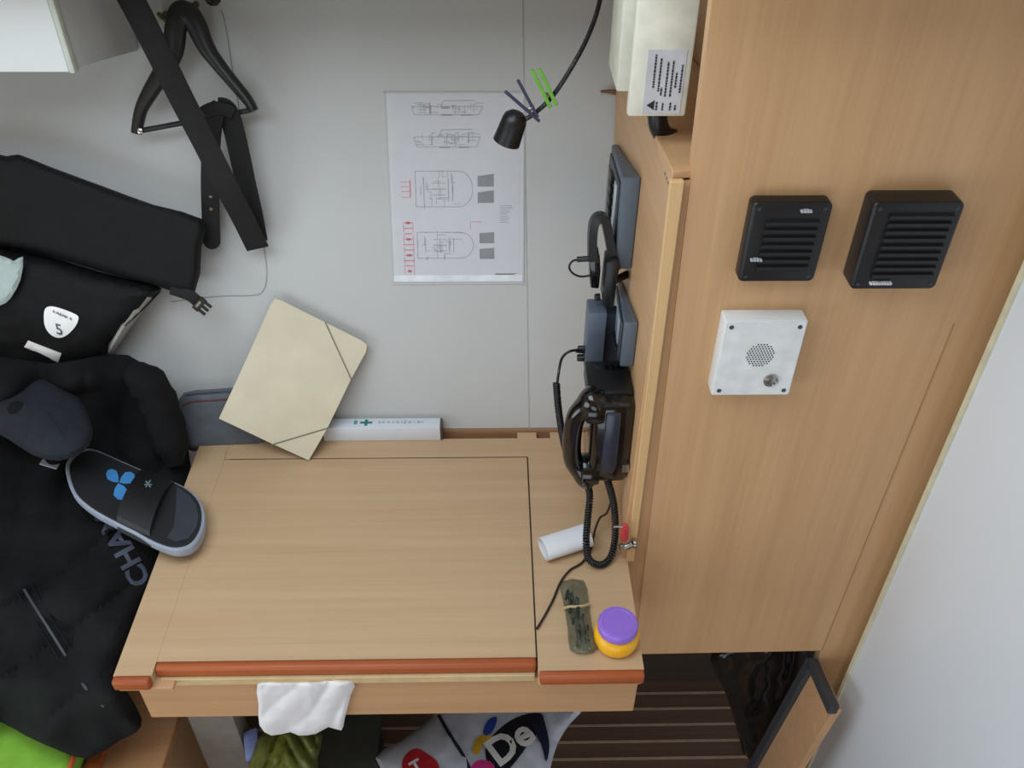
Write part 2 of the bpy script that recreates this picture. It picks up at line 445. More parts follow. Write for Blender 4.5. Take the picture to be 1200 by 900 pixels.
for k, (u, v) in enumerate(((768, 215), (776, 218), (783, 215))):
    p = V((CXF, .918+k*.012, led_z(.93)-.008)); bm = BM(); lathe(bm, p, (-1, 0, 0), [(.0022, -.001), (.0022, .001), (.0009, .0016)], 10)
    part('screw', bm, M_SILV, t, 'steel screw head')

# ------- framed instrument panels on the console
def frame_panel(label, ftop, btop, fbot, th, face_fn, grp=None):
    pf, pb, pbf = onx(*ftop, CXF), onx(*btop, CXF), onx(*fbot, CXF)
    yf, yb = pf.y, min(pb.y, 1.40)
    zt0, zt1, zb0 = pf.z, pb.z, pbf.z
    zb1 = zb0 + (zt1-zt0)
    yb = min(yb, wall_y(zb1)-.004)
    t = thing('instrument_panel', label, 'instrument panel', (CXF, (yf+yb)/2, zb0))
    def q(a, b, x): return V((CXF-(CXF-x)*(1-.62*a), yf+(yb-yf)*a, (zb0+(zb1-zb0)*a) + ((zt0-zb0)+((zt1-zt0)-(zb1-zb0))*a)*b))
    bm = BM(); ins = .10
    prism(bm, [q(0, 0, CXF-th), q(1, 0, CXF-th), q(1, 1, CXF-th), q(0, 1, CXF-th)], (.001, 0, 0))
    bm.verts.ensure_lookup_table()
    for v_ in bm.verts[4:]: v_.co.x = CXF-.0003
    bev(bm, .003, 3)
    part('frame', bm, M_GREY, t)
    face_fn(t, lambda a, b, off: q(a, b, CXF-th-off))
    return t
def plate(q, a0, a1, b0, b1, off, h):
    bm = BM(); prism(bm, [q(a0, b0, off), q(a1, b0, off), q(a1, b1, off), q(a0, b1, off)], (-h, 0, 0)); return bev(bm, .001, 2)
def face_breakers(t, q):
    part('fascia', plate(q, .07, .93, .08, .92, 0, .003), M_GREYD, t)
    part('label_plate', plate(q, .15, .30, .15, .85, .0028, .002), mat('plate_white', (190, 194, 192), .3), t)
    for i in range(6):
        f = part('switch', plate(q, .40, .62, .14+i*.125, .22+i*.125, .0028, .006), M_BLK, t)
    part('meter', plate(q, .70, .88, .2, .8, .0028, .004), M_SCREEN, t)
def face_display(t, q):
    part('fascia', plate(q, .06, .94, .07, .93, 0, .003), M_GREYD, t)
    part('display', plate(q, .2, .8, .3, .85, .0028, .002), mat('pale_display', (150, 164, 176), .15), t)
    for i in range(3): part('button', plate(q, .2+i*.22, .34+i*.22, .12, .22, .0028, .004), M_BLK, t)
frame_panel('tall slate grey instrument panel with switches, upper one on the console', (752, 208), (720, 153), (741, 318), .026, face_breakers)
frame_panel('smaller slate grey instrument panel with pale display, low on the console', (749, 378), (729, 328), (744, 436), .020, face_display)

# ------- white fuse box in the cubby above the ledge
BF = .985
a, b, c = ony(735, 137, BF), ony(803, 137, BF), ony(741, -40, BF)
t = thing('fuse_box', 'cream metal box with printed sticker above the console ledge', 'box', ((a.x+b.x)/2, BF+.06, a.z))
z0, z1 = a.z, 1.655
fb = ony(722, 108, BF+.06)
part('body', bbox(fb.x, b.x+.012, BF+.06, BF+.15, fb.z, z1, .003), mat('box_cream', (214, 212, 194), .45), t)
part('cover', bbox(a.x, b.x, BF, BF+.014, z0, z1, .003), mat('box_cover', (222, 220, 204), .4), t)
part('gasket', bbox(a.x+.016, b.x-.001, BF+.013, BF+.061, z0+.006, z1, .001), mat('green_gasket', (84, 92, 78), .7), t)
sa, sb, sc = ony(751, 133, BF), ony(797, 135, BF), ony(757, 58, BF)
sx0, sx1, sz0, sz1 = sa.x+.001, sb.x-.001, sa.z, sc.z
stk = part('sticker', bbox(sx0, sx1, BF-.0008, BF+.0005, sz0, sz1, .0002, 1), mat('sticker', (196, 196, 200), .4), t)
bm = BM(); random.seed(4)
w_, h_ = sx1-sx0, sz1-sz0
for fx, y0, y1 in ((.22, .42, .93), (.36, .36, .88), (.44, .30, .42), (.55, .28, .82), (.68, .28, .84), (.79, .42, .66), (.92, .34, .78), (.36, .06, .20), (.52, .06, .18), (.72, .06, .18), (.85, .06, .14)):
    yy = y0
    while yy < y1:
        L = random.uniform(.02, .05); xx = sx0+w_*fx
        box(bm, xx-.0010, xx+.0010, BF-.0013, BF-.0007, sz0+h_*yy, sz0+h_*min(y1, yy+L)); yy += L+.012
part('print', bm, M_TXT, stk)
bm = BM(); prism(bm, [(sx0+w_*.10, BF-.0013, sz0+h_*.14), (sx0+w_*.30, BF-.0013, sz0+h_*.06), (sx0+w_*.30, BF-.0013, sz0+h_*.22)], (0, .0006, 0)); part('warning_triangle', bm, M_TXT, stk)
kp = V(((a.x*.35+b.x*.65), BF+.05, z0))
bm = BM(); lathe(bm, kp, (0, 0, -1), [(.016, 0), (.016, .012), (.013, .014)], 20); part('gland', bm, mat('grey_gland', (170, 170, 165), .5), t)
bm = BM(); tube(bm, cat([kp+V((0, 0, -.012)), kp+V((.003, 0, -.03)), kp+V((.012, .004, -.045)), kp+V((.024, .01, -.052))], 6), .012, 14); part('cable_elbow', bm, M_BLK, t)

# ================================================================== SPEAKERS AND INTERCOM
def yplane_rect(tl, br_, y):
    a, b = ony(*tl, y), ony(*br_, y); return a.x, b.x, b.z, a.z
def rounded(x0, x1, z0, z1, r, y, n=5):
    out = []
    for cx, cz, a0 in ((x1-r, z1-r, 0), (x0+r, z1-r, 90), (x0+r, z0+r, 180), (x1-r, z0+r, 270)):
        for k in range(n+1):
            a = math.radians(a0+90*k/n); out.append(V((cx+r*math.cos(a), y, cz+r*math.sin(a))))
    return out
def speaker(label, x0, x1, z0, z1, depth, nsl, marks, inset):
    t = thing('speaker', label, 'speaker', ((x0+x1)/2, YB, z0))
    bm = BM(); prism(bm, rounded(x0, x1, z0, z1, .007, YB), (0, -depth, 0)); bev(bm, .0035, 3, 50)
    part('housing', bm, M_BLK, t)
    yf = YB-depth
    ix0, ix1, iz0, iz1 = x0+inset[0], x1-inset[1], z0+inset[2], z1-inset[3]
    bm = BM(); box(bm, ix0, ix1, yf-.0006, yf+.001, iz0, iz1); g = part('grille', bm, mat('grille_black', (7, 7, 8), .6), t)
    bm = BM(); st = (iz1-iz0)/nsl
    for k in range(nsl):
        zc = iz0+st*(k+.5)
        prism(bm, [(ix0, yf-.0005, zc-st*.34), (ix0, yf-.0042, zc-st*.20), (ix0, yf-.0042, zc+st*.20), (ix0, yf-.0005, zc+st*.34)], (ix1-ix0, 0, 0))
    part('slats', bm, mat('slat_black', (25, 26, 29), .45), t)
    for (fx, fz, w, n, m) in marks:
        bm = BM(); xx = x0+(x1-x0)*fx; zz = z0+(z1-z0)*fz; random.seed(3)
        for k in range(n):
            box(bm, xx+k*w/n, xx+(k+.72)*w/n, yf-.0052, yf-.0004, zz, zz+random.choice((.0024, .0028, .003)))
        part('marking', bm, m, t)
    for sx in (0, 1):
        for sz in (0, 1):
            p = V((x0+.008+sx*(x1-x0-.016), yf, z0+.008+sz*(z1-z0-.016)))
            bm = BM(); lathe(bm, p, (0, -1, 0), [(.0024, 0), (.0024, .0006), (.001, .0004)], 10); part('screw', bm, M_GREYD, t)
M_MARK = mat('silver_mark', (186, 190, 196), .4)
speaker('smaller black slatted speaker on the beech bulkhead, left of the pair', .2885, .3795, 1.275, 1.3795, .020, 7,
        [(.60, .90, .013, 4, M_MARK), (.10, .30, .014, 4, M_MARK)], (.018, .012, .016, .020))
speaker('larger deeper black slatted speaker on the beech bulkhead, right of the pair', .4195, .5215, 1.2715, 1.3855, .032, 9,
        [(.20, .085, .026, 8, mat('white_mark', (214, 216, 220), .4))], (.020, .010, .016, .012))
ix0, ix1, iz0, iz1 = .2815, .3840, 1.1040, 1.2225
t = thing('intercom', 'white square intercom with round grille and steel button below the black speakers', 'intercom', ((ix0+ix1)/2, YB, iz0))
ID = .024
bm = BM(); prism(bm, rounded(ix0, ix1, iz0, iz1, .003, YB), (0, -ID, 0)); bev(bm, .0012, 2, 50); part('housing', bm, M_WHITE, t)
yf = YB-ID
bm = BM(); prism(bm, rounded(ix0+.002, ix1-.002, iz0+.002, iz1-.002, .003, yf), (0, -.0015, 0)); part('front_plate', bm, mat('plate_cool_white', (230, 232, 232), .35), t)
bm = BM(); cx_, cz_ = (ix0+ix1)/2+.001, iz0+.0665
for i in range(-5, 6):
    for j in range(-5, 6):
        x = cx_+(i+.5*(j % 2))*.0037; z = cz_+j*.0033
        if math.hypot(x-cx_, z-cz_) < .0178: lathe(bm, (x, yf-.0013, z), (0, -1, 0), [(.00115, 0), (.00115, .0005)], 8)
part('grille_holes', bm, mat('hole_dark', (70, 74, 78), .8), t)
for sx in (.009, .0935):
    for sz in (.009, .1095):
        bm = BM(); lathe(bm, (ix0+sx, yf-.001, iz0+sz), (0, -1, 0), [(.003, 0), (.003, .001), (.0012, .0008)], 12); part('screw', bm, mat('dark_screw', (90, 92, 98), .4, .6), t)
bm = BM(); lathe(bm, (ix0+.073, yf-.001, iz0+.0265), (0, -1, 0), [(.0095, 0), (.0095, .003), (.008, .004), (.0075, .002), (.004, .0026), (0, .003)], 24); part('call_button', bm, M_SILV, t, 'round steel call button')

# ================================================================== PAPER DRAWING ON THE WALL
pc = [W(448.5, 107.5, .001), W(613.5, 107, .001), W(461.5, 333.5, .001), W(615.5, 333, .001)]
px0, px1 = (pc[0].x+pc[2].x)/2, (pc[1].x+pc[3].x)/2
s_of = lambda p: (p-W0).dot(WS)
ps0, ps1 = s_of(pc[2]), s_of(pc[0])
def wp(x, s, off=0): return W0 + WX*x + WS*s + WN*off
def Q(fx, fy, off=0): return wp(px0+(px1-px0)*fx, ps1+(ps0-ps1)*fy, off)     # 0..1 across, 0..1 down the sheet
def quad(bm, fx0, fx1, fy0, fy1, off, h):
    obox(bm, Q(fx0, fy1, off), Q(fx1, fy1, off)-Q(fx0, fy1, off), Q(fx0, fy0, off)-Q(fx0, fy1, off), WN*h)
t = thing('wall_drawing', 'plan drawing of a boat in a clear plastic sleeve on the white wall', 'drawing', Q(.5, 1))
bm = BM(); quad(bm, 0, 1, 0, 1, .0002, .0008)
part('plastic_sleeve', bm, mat('sleeve', (206, 208, 210), .4, spec=.4, var=.01), t)
bm = BM(); quad(bm, .035, .965, .018, .955, .0010, .0004); sh = part('paper_sheet', bm, M_PAPERC, t)
bm = BM(); 
for a in ((.0, .012, .0, 1), (.988, 1, .0, 1), (.0, 1, .0, .008)): quad(bm, *a, .0009, .0006)
quad(bm, 0, 1, .985, 1, .0009, .0012)
part('sleeve_hem', (lambda b_: (quad(b_, .012, .988, .948, .984, .0010, .0009), b_)[1])(BM()), mat('hem_sheen_white', (226, 230, 236), .3), t, 'bottom hem of the sleeve, its reflection painted whitish')  # folded hem, with its glossy reflection put into the white colour
part('sleeve_seam', bm, mat('seam_clear', (190, 192, 192), .12, var=.01), t)
OFF = .0014
def ln(bm, x0, y0, x1, y1, w=.0009): strip(bm, Q(x0, y0, OFF), Q(x1, y1, OFF), WN, w, .0003)
random.seed(11)
def elevation(y, x0, x1, hgt, cabin):
    bm = BM()
    ln(bm, x0, y, x1, y, .0010); ln(bm, x0+.02, y+hgt, x1-.03, y+hgt); ln(bm, x0, y, x0+.02, y+hgt); ln(bm, x1, y, x1-.03, y+hgt)
    for k in range(26):
        a = random.uniform(x0, x1-.05); yy = y-hgt*random.uniform(-.8, .45); ln(bm, a, yy, a+random.uniform(.015, .07), yy, .0008)
    for k in range(18):
        a = random.uniform(x0+.05, x1-.05); ln(bm, a, y-hgt*random.uniform(0, .5), a, y+hgt*random.uniform(.2, 1), .0008)
    ln(bm, cabin, y-hgt*.7, cabin+.22, y-hgt*.75, .001); ln(bm, cabin, y-hgt*.7, cabin-.02, y, .001)
    for k in range(2): ln(bm, cabin-.02+k*.14, y+hgt*1.05, cabin+.06+k*.14, y+hgt*1.05, .002)
    part('elevation_drawing', bm, M_INK, sh)
elevation(.072, .19, .70, .04, .42)
elevation(.222, .20, .68, .05, .40)
def plan(y0, y1, x0, x1):
    bm = BM(); cy = (y0+y1)/2
    for y in (y0, y1): ln(bm, x0, y, x1-.12, y, .001)
    for k in range(9):
        a0, a1 = -90+20*k, -70+20*k
        f = lambda a: (x1-.12+.10*math.cos(math.radians(a)), cy+(y1-y0)/2*math.sin(math.radians(a)))
        ln(bm, *f(a0), *f(a1), .001)
    ln(bm, x0, y0, x0, y1, .001)
    for k in range(30):
        a, b = random.uniform(x0, x1-.15), random.uniform(y0-.01, y1)
        if random.random() < .5: ln(bm, a, b, a+random.uniform(.02, .08), b, .0008)
        else: ln(bm, a, b, a, min(y1+.01, b+random.uniform(.02, .05)), .0008)
    for x in (x0+.06, x0+.24, x0+.27): ln(bm, x, y0+.03, x, y1-.03, .0014)
    ln(bm, x0+.12, cy-.03, x0+.22, cy-.03); ln(bm, x0+.12, cy, x0+.22, cy, .0016); ln(bm, x0+.12, cy+.03, x0+.22, cy+.03); ln(bm, x0+.17, cy-.04, x0+.17, cy+.04)
    part('plan_drawing', bm, M_INK, sh)
plan(.395, .58, .20, .64)
plan(.715, .855, .20, .64)
for x0, x1, y0, y1 in ((.655, .775, .415, .475), (.655, .775, .500, .560), (.665, .775, .715, .775), (.665, .775, .800, .860)):
    bm = BM(); prism(bm, [Q(x0, y0+.006, OFF), Q(x1, y0-.006 if y0 < .6 else y0, OFF), Q(x1, y1, OFF), Q(x0, y1, OFF)], WN*.0003)
    part('hatched_block', bm, M_HATCH, sh)
br = BM()
for k in range(10):
    y = .665+.029*k; w = random.uniform(.03, .09); ln(br, .135-w/2, y, .135+w/2, y, .0016)
    if k % 2: ln(br, .10, y-.02, .10, y+.02, .0010); ln(br, .17, y-.02, .17, y+.02, .001)
    if k % 3 == 0: ln(br, .12, y, .15, y, .0045)
part('red_column', br, M_RED, sh, 'red notes')
br = BM()
for y in (.45, .475, .50, .53): ln(br, .09, y, .16, y, .0008)
ln(br, .16, .44, .16, .53, .0022); part('red_bracket', br, M_RED, sh, 'red bracket')
br = BM(); ln(br, .60, .66, .68, .66, .0008); ln(br, .6, .66, .6, .70, .0008); part('red_mark', br, M_RED, sh)
bm = BM()
for k in range(9): ln(bm, .82, .575+.011*k, .82+random.uniform(.05, .11), .575+.011*k, .001)
part('legend', bm, M_INK, sh)
bm = BM()
for k in range(4): ln(bm, .78, .942+.004*k, .78+.16-.02*k, .942+.004*k, .0008)
part('title_line', bm, M_INKD, sh)

# ================================================================== GOOSENECK LAMP AND PEGS
LY = 1.17
t = thing('gooseneck_lamp', 'black gooseneck lamp with its small head hanging in front of the wall drawing', 'lamp', ony(700, -60, LY))
arm = cat([ony(u, v, y) for u, v, y in ((722, -110, 1.28), (712, -50, 1.24), (702, 5, 1.21), (688, 45, 1.19), (668, 82, LY), (648, 112, LY), (630, 130, LY), (617, 139, LY), (606, 142, LY))], 10)
bm = BM(); tube(bm, helix(arm, .0016, .0028, 8), .0019, 6); tube(bm, arm, .0031, 10); part('flexible_arm', bm, M_BLK, t)
hc, hb = ony(606, 133, LY), ony(594, 165, LY)
ax = (hb-hc).normalized(); L = (hb-hc).length
bm = BM(); lathe(bm, hc-ax*.002, ax, [(0, 0), (.010, .001), (.0155, .006), (.0175, .013), (.0185, .03), (.0195, L+.004), (.0170, L+.004), (.0160, L-.006), (0, L-.008)], 24); part('lamp_head', bm, M_BLK, t)
bm = BM(); lathe(bm, hc-ax*.002+ax*(L-.0055), ax, [(.0155, 0), (.0155, .001), (.008, .004), (0, .005)], 20); part('bulb', bm, mat('bulb_glass', (200, 200, 190), .15), hc and t)
def peg(label, ca, cb, w, m, m2):
    """sprung clothes peg: two arms that cross the lamp arm, and a wire spring. ca/cb: pixel pairs of each arm's ends"""
    p = [ony(*q, LY-.006) for q in (ca[0], ca[1], cb[0], cb[1])]
    t = thing('clothes_peg', label, 'clothes peg', (p[0]+p[1])/2, 'clothes pegs clipped on the lamp arm')
    for a, b in ((p[0], p[1]), (p[2], p[3])):
        bm = BM(); tube(bm, [a, a.lerp(b, .2), a.lerp(b, .6), a.lerp(b, .85), b], 0, flat=((0, -1, .3), w, .0035)); part('peg_arm', bev(bm, .0006, 1), m, t)
    bm = BM(); c = p[0].lerp(p[1], .68).lerp(p[2].lerp(p[3], .68), .5)
    d = (p[2]-p[0]).normalized(); tube(bm, helix([c-d*.006, c+d*.006], .003, .002, 8), .0007, 6); part('spring', bm, M_SILV, t)
peg('green plastic clothes peg clipped on the black lamp arm', ((623, 82), (645, 126)), ((632, 81), (652, 123)), .0026, mat('lime_plastic', (112, 176, 62), .4), None)
peg('dark violet clothes peg clipped on the lamp arm beside the lamp head', ((592, 107), (632, 142)), ((607, 94), (630, 137)), .0022, mat('violet_plastic', (62, 58, 84), .4), None)

# ================================================================== HANGER, BELT, STRAP, HOOKS
HO = .045
t = thing('clothes_hanger', 'black wooden clothes hanger hanging near the white locker, belt over its bar', 'hanger', W(215, 12, HO))
A, B = W(166, 153, HO), W(294, 129, HO)
def rod(pts, ws, ht, n=WN):
    bm = BM(); pp = [V(p) for p in pts]; rings = []
    for i, p in enumerate(pp):
        tt = (pp[min(i+1, len(pp)-1)]-pp[max(i-1, 0)]).normalized(); s = tt.cross(n).normalized(); fw = i/(len(pp)-1)*(len(ws)-1); iw = min(int(fw), len(ws)-2); w = ws[iw]+(ws[iw+1]-ws[iw])*(fw-iw)
        rings.append([bm.verts.new(p+s*w*math.cos(2*math.pi*k/14)+n*ht*math.sin(2*math.pi*k/14)) for k in range(14)])
    for i in range(len(rings)-1):
        for k in range(14): bm.faces.new((rings[i][k], rings[i][(k+1) % 14], rings[i+1][(k+1) % 14], rings[i+1][k]))
    bm.faces.new(rings[0][::-1]); bm.faces.new(rings[-1]); return bm
M_HANG = mat('black_hanger_wood', (34, 34, 33), .4, var=.15)
sh_l = cat([W(u, v, HO) for u, v in ((222, 16), (212, 14), (206, 32), (203, 58), (192, 82), (176, 108), (165, 130), (160, 156))], 5)
sh_r = cat([W(u, v, HO) for u, v in ((206, 22), (218, 15), (229, 28), (242, 56), (258, 78), (276, 100), (290, 117), (298, 130))], 5)
part('shoulder', rod(sh_l, (.014, .0175, .017, .016, .013, .010, .008), .011), M_HANG, t)
part('shoulder', rod(sh_r, (.014, .0175, .016, .012, .010, .009, .007), .011), M_HANG, t)
bm = BM(); tube(bm, cat([A, A.lerp(B, .5), B], 6), .0042, 10); part('trouser_bar', bm, M_HANG, t)
bm = BM(); lathe(bm, A+WN*.006, WN, [(.0045, 0), (.0045, .003), (0, .005)], 12); part('end_screw', bm, M_SILV, t, 'bright screw at the bar end')
hk = W(213, 10, HO)
bm = BM(); tube(bm, cat([hk-WS*.01, hk+WS*.02, hk+WS*.035+WX*.006, hk+WS*.043-WX*.004, hk+WS*.037-WX*.016, hk+WS*.028-WX*.018], 6), .0018, 8); part('hook', bm, M_SILV, t)
t = thing('coat_hook', 'small brass coat hook on the wall left of the hanger neck', 'hook', W(188, 22))
bm = BM(); lathe(bm, W(196, 20), WN, [(.009, 0), (.009, .003), (.005, .005), (.004, .03)], 14); part('backplate', bm, mat('brass', (120, 104, 66), .35, .8), t)
bm = BM(); tube(bm, cat([W(196, 20, .028), W(190, 21, .04), W(186, 16, .05)], 6), .0035, 8); part('peg', bm, MATS['brass'], t)
t = thing('coat_hook', 'dark coat hook on the wall at the top edge, right of the hanger', 'hook', W(250, 2))
bm = BM(); lathe(bm, W(249, -1), WN, [(.010, 0), (.010, .004), (.006, .007), (.005, .03)], 14); part('backplate', bm, mat('dark_bronze', (56, 48, 44), .4, .5), t)
bm = BM(); tube(bm, cat([W(249, -1, .028), W(252, 4, .036), W(256, 0, .046)], 6), .004, 8); part('peg', bm, MATS['dark_bronze'], t)
bm = BM(); lathe(bm, W(230, 5), WN, [(.005, 0), (.005, .002), (.002, .0035)], 12)
single('brass_screw', bm, mat('old_brass', (104, 96, 60), .4, .7), 'old brass screw in the wall just right of the hanger top', 'screw')
bm = BM(); tube(bm, [W(722, 108, .006), W(712, 107, .008), W(704, 107, .010)], [.0045, .003, .002], 8)
single('wooden_peg', bm, mat('peg_brown', (128, 92, 70), .6), 'tiny brown wooden peg on the wall left of the cream fuse box', 'peg')
# belt looped over the bar
pa = [W(u, v, o) for u, v, o in ((248, 282, .030), (247, 255, .032), (246, 215, .036), (247, 180, .046), (249, 150, .058), (252, 132, .060), (258, 127, .056))]
pb = [W(u, v, o) for u, v, o in ((256, 127, .057), (265, 129, .056), (272, 145, .052), (280, 178, .045), (288, 215, .038), (296, 250, .032), (302, 282, .026))]
t = thing('belt', 'black leather belt with rounded tip looped over the hanger bar', 'belt', W(250, 285, .03))
def ribbon(path, w, th, n):
    bm = BM(); tube(bm, path, 0, flat=(n, w, th)); return bm
part('belt_tail', ribbon(cat(pa, 7), .0145, .0016, WN), M_WEB, t)
bm = BM(); lathe(bm, W(248, 282, .030)-WN*.0016, WN, [(.0143, 0), (.0143, .0032)], 24); part('belt_tip', bm, M_WEB, t)
part('belt_back', ribbon(cat(pb, 7), .0165, .0016, WN), M_WEB, t)
bm = BM(); tube(bm, cat([W(239, 133, .058), W(250, 128, .060), W(264, 128, .060), W(274, 133, .057)], 5), 0, flat=(WN, .011, .004)); part('fold', bev(bm, .002, 1), M_WEB, t)
bm = BM()
for u, v in ((247, 216), (247, 230), (247.5, 245)): lathe(bm, W(u, v, .0345), WN, [(.0028, 0), (.0028, .0012), (.0014, .0012)], 12)
part('belt_holes', bm, M_SILV, t, 'metal eyelets')
pc_ = [W(u, v, o) for u, v, o in ((112, -70, .24), (152, -4, .19), (186, 62, .15), (214, 118, .12), (240, 168, .10), (266, 220, .085), (286, 258, .06), (302, 291, .035))]
single('strap', ribbon(cat(pc_, 8), .0185, .0018, WN), M_WEB, 'long wide black strap hanging diagonally across the hanger', 'strap')

# ================================================================== BLACK ROLL-TOP BAG
def bag_fold(u, v): return .008*nz(u, v, 60, 1)+.003*nz(u, v, 18, 2)
t = thing('roll_top_bag', 'black roll-top bag with white badge hanging on the wall at left', 'bag', W(90, 430, .02))
top = Soft([(-40, 190), (-38, 174), (8, 183), (22, 181), (60, 196), (120, 218), (180, 240), (238, 257), (236, 290), (228, 344), (180, 334), (120, 318), (60, 300), (0, 290), (-40, 285)], wallbase(.060), .022, 12, lambda u, v: .007*nz(u, v, 70, 1), .045, 2, 3.5)
part('flap', top.mesh(), M_NYL, t)
body = Soft([(-40, 285), (10, 292), (60, 302), (120, 320), (165, 330), (190, 338), (176, 352), (150, 380), (128, 404), (124, 418), (96, 432), (40, 440), (-40, 430)], wallbase(.040), .055, 30, lambda u, v: .009*nz(u, v, 45, 5)+.004*nz(u, v, 14, 6), .03, 2, 6)
bd_ = part('body', body.mesh(), M_NYL, t)
sdp = Soft([(160, 340), (186, 339), (172, 358), (150, 388), (132, 414), (124, 412), (128, 398), (140, 372)], wallbase(.034), .036, 10, None, .01, 2, 4)
part('side_panel', sdp.mesh(), mat('pale_grey_cloth', (168, 166, 158), .7), t, 'pale grey side panel')
bm = BM(); tube(bm, cat([sdp.at(188, 341, .006), sdp.at(168, 362, .004), sdp.at(146, 382, .004)], 5), .0016, 6); part('side_cord', bm, M_BLK, t)
pbk = Soft([(-30, 298), (8, 302), (16, 306), (27, 301), (24, 328), (12, 350), (0, 358), (-30, 366)], wallbase(.10), .006, 8, None, .004, 2, 4)
part('window_pocket', pbk.mesh(), mat('pale_mint_vinyl', (170, 184, 180), .35), t, 'pale vinyl pocket')
part('badge', decal(body.at, [(52, 364), (58, 359), (70, 361), (88, 368), (92, 373), (88, 383), (78, 393), (68, 396), (58, 391), (52, 380)]), M_REFL, t, 'white reflective badge')
bg = t
bm = BM(); random.seed(2)
def on_body(u, v, off=.004): return body.at(u, v, off)
for k, (du, L) in enumerate(((0, 3), (4.2, 3.4), (8, 2.6), (11.4, 3), (14.6, 2.6), (20, 2))):
    u, v = 62+du, 366+du*.42; a, b = on_body(u, v), on_body(u+L*.85, v+L*.36)
    tube(bm, [a, on_body(u+L*.2, v-2.2), on_body(u+L*.5, v-1), b], .0006, 5)
part('badge_digit', text_bm('5', 0, 0, 0, 19, fn=lambda a_, b_: on_body(66+a_*.95-b_*.22, 391-b_*.95+a_*.25), bold=.01), mat('grey_print', (88, 90, 92), .6), t, smooth=False)
part('badge_print', bm, mat('grey_print', (88, 90, 92), .6), t)
part('reflective_strip', decal(body.at, [(28, 407), (33, 399), (72, 414), (68, 425)]), M_REFL, t, 'white reflective strip')
bk = W(236, 358, .07)
bm = BM(); tube(bm, cat([W(200, 338, .075), W(222, 346, .075), W(234, 356, .07)], 6), 0, flat=(WN, .010, .0014)); part('buckle_strap', bm, M_WEB, t)
dirb = (W(246, 366, .07)-W(230, 353, .07)).normalized(); sb_ = dirb.cross(WN).normalized()
bm = BM()
o_ = W(231, 353, .07)
for s in (-.0085, 0, .0085): obox(bm, o_-sb_*.0022+sb_*s+dirb*.010, dirb*.014, sb_*.0044, WN*.005)
obox(bm, o_-sb_*.0125, dirb*.012, sb_*.025, WN*.006); bev(bm, .0008, 1)
part('buckle', bm, M_BLK, t)
bm = BM(); obox(bm, o_-sb_*.006+dirb*.003+WN*.006, dirb*.004, sb_*.012, WN*.0012); part('buckle_mark', bm, M_SILV, t)

# ================================================================== JACKET HEAP ON THE BENCH
CT = [(230, 420, .885), (200, 440, .875), (150, 415, .93), (90, 425, .955), (0, 430, .96), (-60, 430, .97), (215, 500, .785), (222, 560, .725), (150, 520, .785), (60, 520, .80), (150, 585, .735), (120, 560, .745), (180, 610, .715), (-60, 560, .82),
      (205, 620, .705), (80, 590, .745), (185, 670, .695), (160, 730, .685), (100, 680, .715), (0, 680, .73), (-60, 700, .72), (130, 800, .655), (60, 780, .64), (0, 780, .63), (-60, 800, .60),
      (170, 850, .56), (140, 872, .535), (105, 890, .52), (0, 845, .535), (-60, 820, .545)]
def rbf(u, v):
    a = b = 0
    for x, y, z in CT:
        w = 1/((x-u)**2+(y-v)**2+300)**1.6; a += w*z; b += w
    return a/b
def jbase(u, v): return onz(u, v, rbf(u, v)), toward(u, v)
def jfold(u, v):
    h = .006*nz(u, v, 70, 1)+.0035*nz(u, v, 25, 4)
    f = max(0, min(1, (v-560)/120))
    h += f*ridge(u, v, 60, 75, .028, 2) + (1-f)*ridge(u, v, 15, 55, .022, 8)
    if v > 560 and u < 130: h += ridge(u, v, 100, 42, .016, 12)*max(0, 1-abs(v-620)/70)
    return h-.008
JK = Soft([(-60, 425), (0, 418), (60, 426), (110, 418), (150, 416), (182, 440), (196, 470), (214, 510), (224, 548), (208, 600), (186, 660), (160, 725), (136, 788), (150, 812), (166, 842), (160, 858), (140, 868), (104, 889), (70, 880), (30, 862), (0, 846), (-60, 830)], jbase, .028, 26, jfold, .05, 2, 5)
jt = thing('jacket', 'crumpled black jacket with grey lettering heaped on the bench beside the chart table', 'jacket', onz(60, 780, .5))
part('shell', JK.mesh(), M_FAB, jt)
# sleeve: a rolled tube along the right side by the wall
sl = cat([onz(150, 432, .945), onz(178, 455, .905), onz(196, 500, .83), onz(205, 545, .77)], 6)
bm = BM(); tube(bm, sl, [(.030-.002*math.cos(i*1.9))*(.45+.55*min(1, i/4, (len(sl)-1-i)/4)) for i in range(len(sl))], 14); part('sleeve', bm, M_FAB, jt)
bm = BM(); zz = cat([JK.at(u, v, .0015) for u, v in ((28, 690), (50, 725), (75, 765), (100, 805), (122, 828))], 8); tube(bm, zz, .0022, 6); part('zip', bm, mat('dark_zip', (52, 54, 58), .5), jt)
bm = BM()
for dv in ((-7, 5), (8, -5)):
    tube(bm, cat([JK.at(u+dv[0], v+dv[1], .0005) for u, v in ((28, 690), (50, 725), (75, 765), (100, 805), (122, 828))], 6), .0012, 6)
part('seam', bm, M_FAB, jt)
o0 = V((177, 680)); ex = V((-.475, -.88)); ey = V((-.88, .475))
def tfn(a, b): q = o0+ex*a+ey*b; return JK.at(q.x, q.y, .0022)
part('lettering', text_bm('CHAM', 0, 0, 0, 34, fn=tfn, bold=.03), mat('grey_lettering', (70, 78, 94), .7), jt, 'grey lettering', smooth=False)
bm = BM(); p = JK.at(48, 541, .004); q = JK.at(68, 547, .004); tube(bm, [p, q], 0, flat=((0, 0, 1), .006, .0012)); part('hang_tag', bm, mat('pale_tag', (170, 172, 186), .6), jt, 'small pale tag')

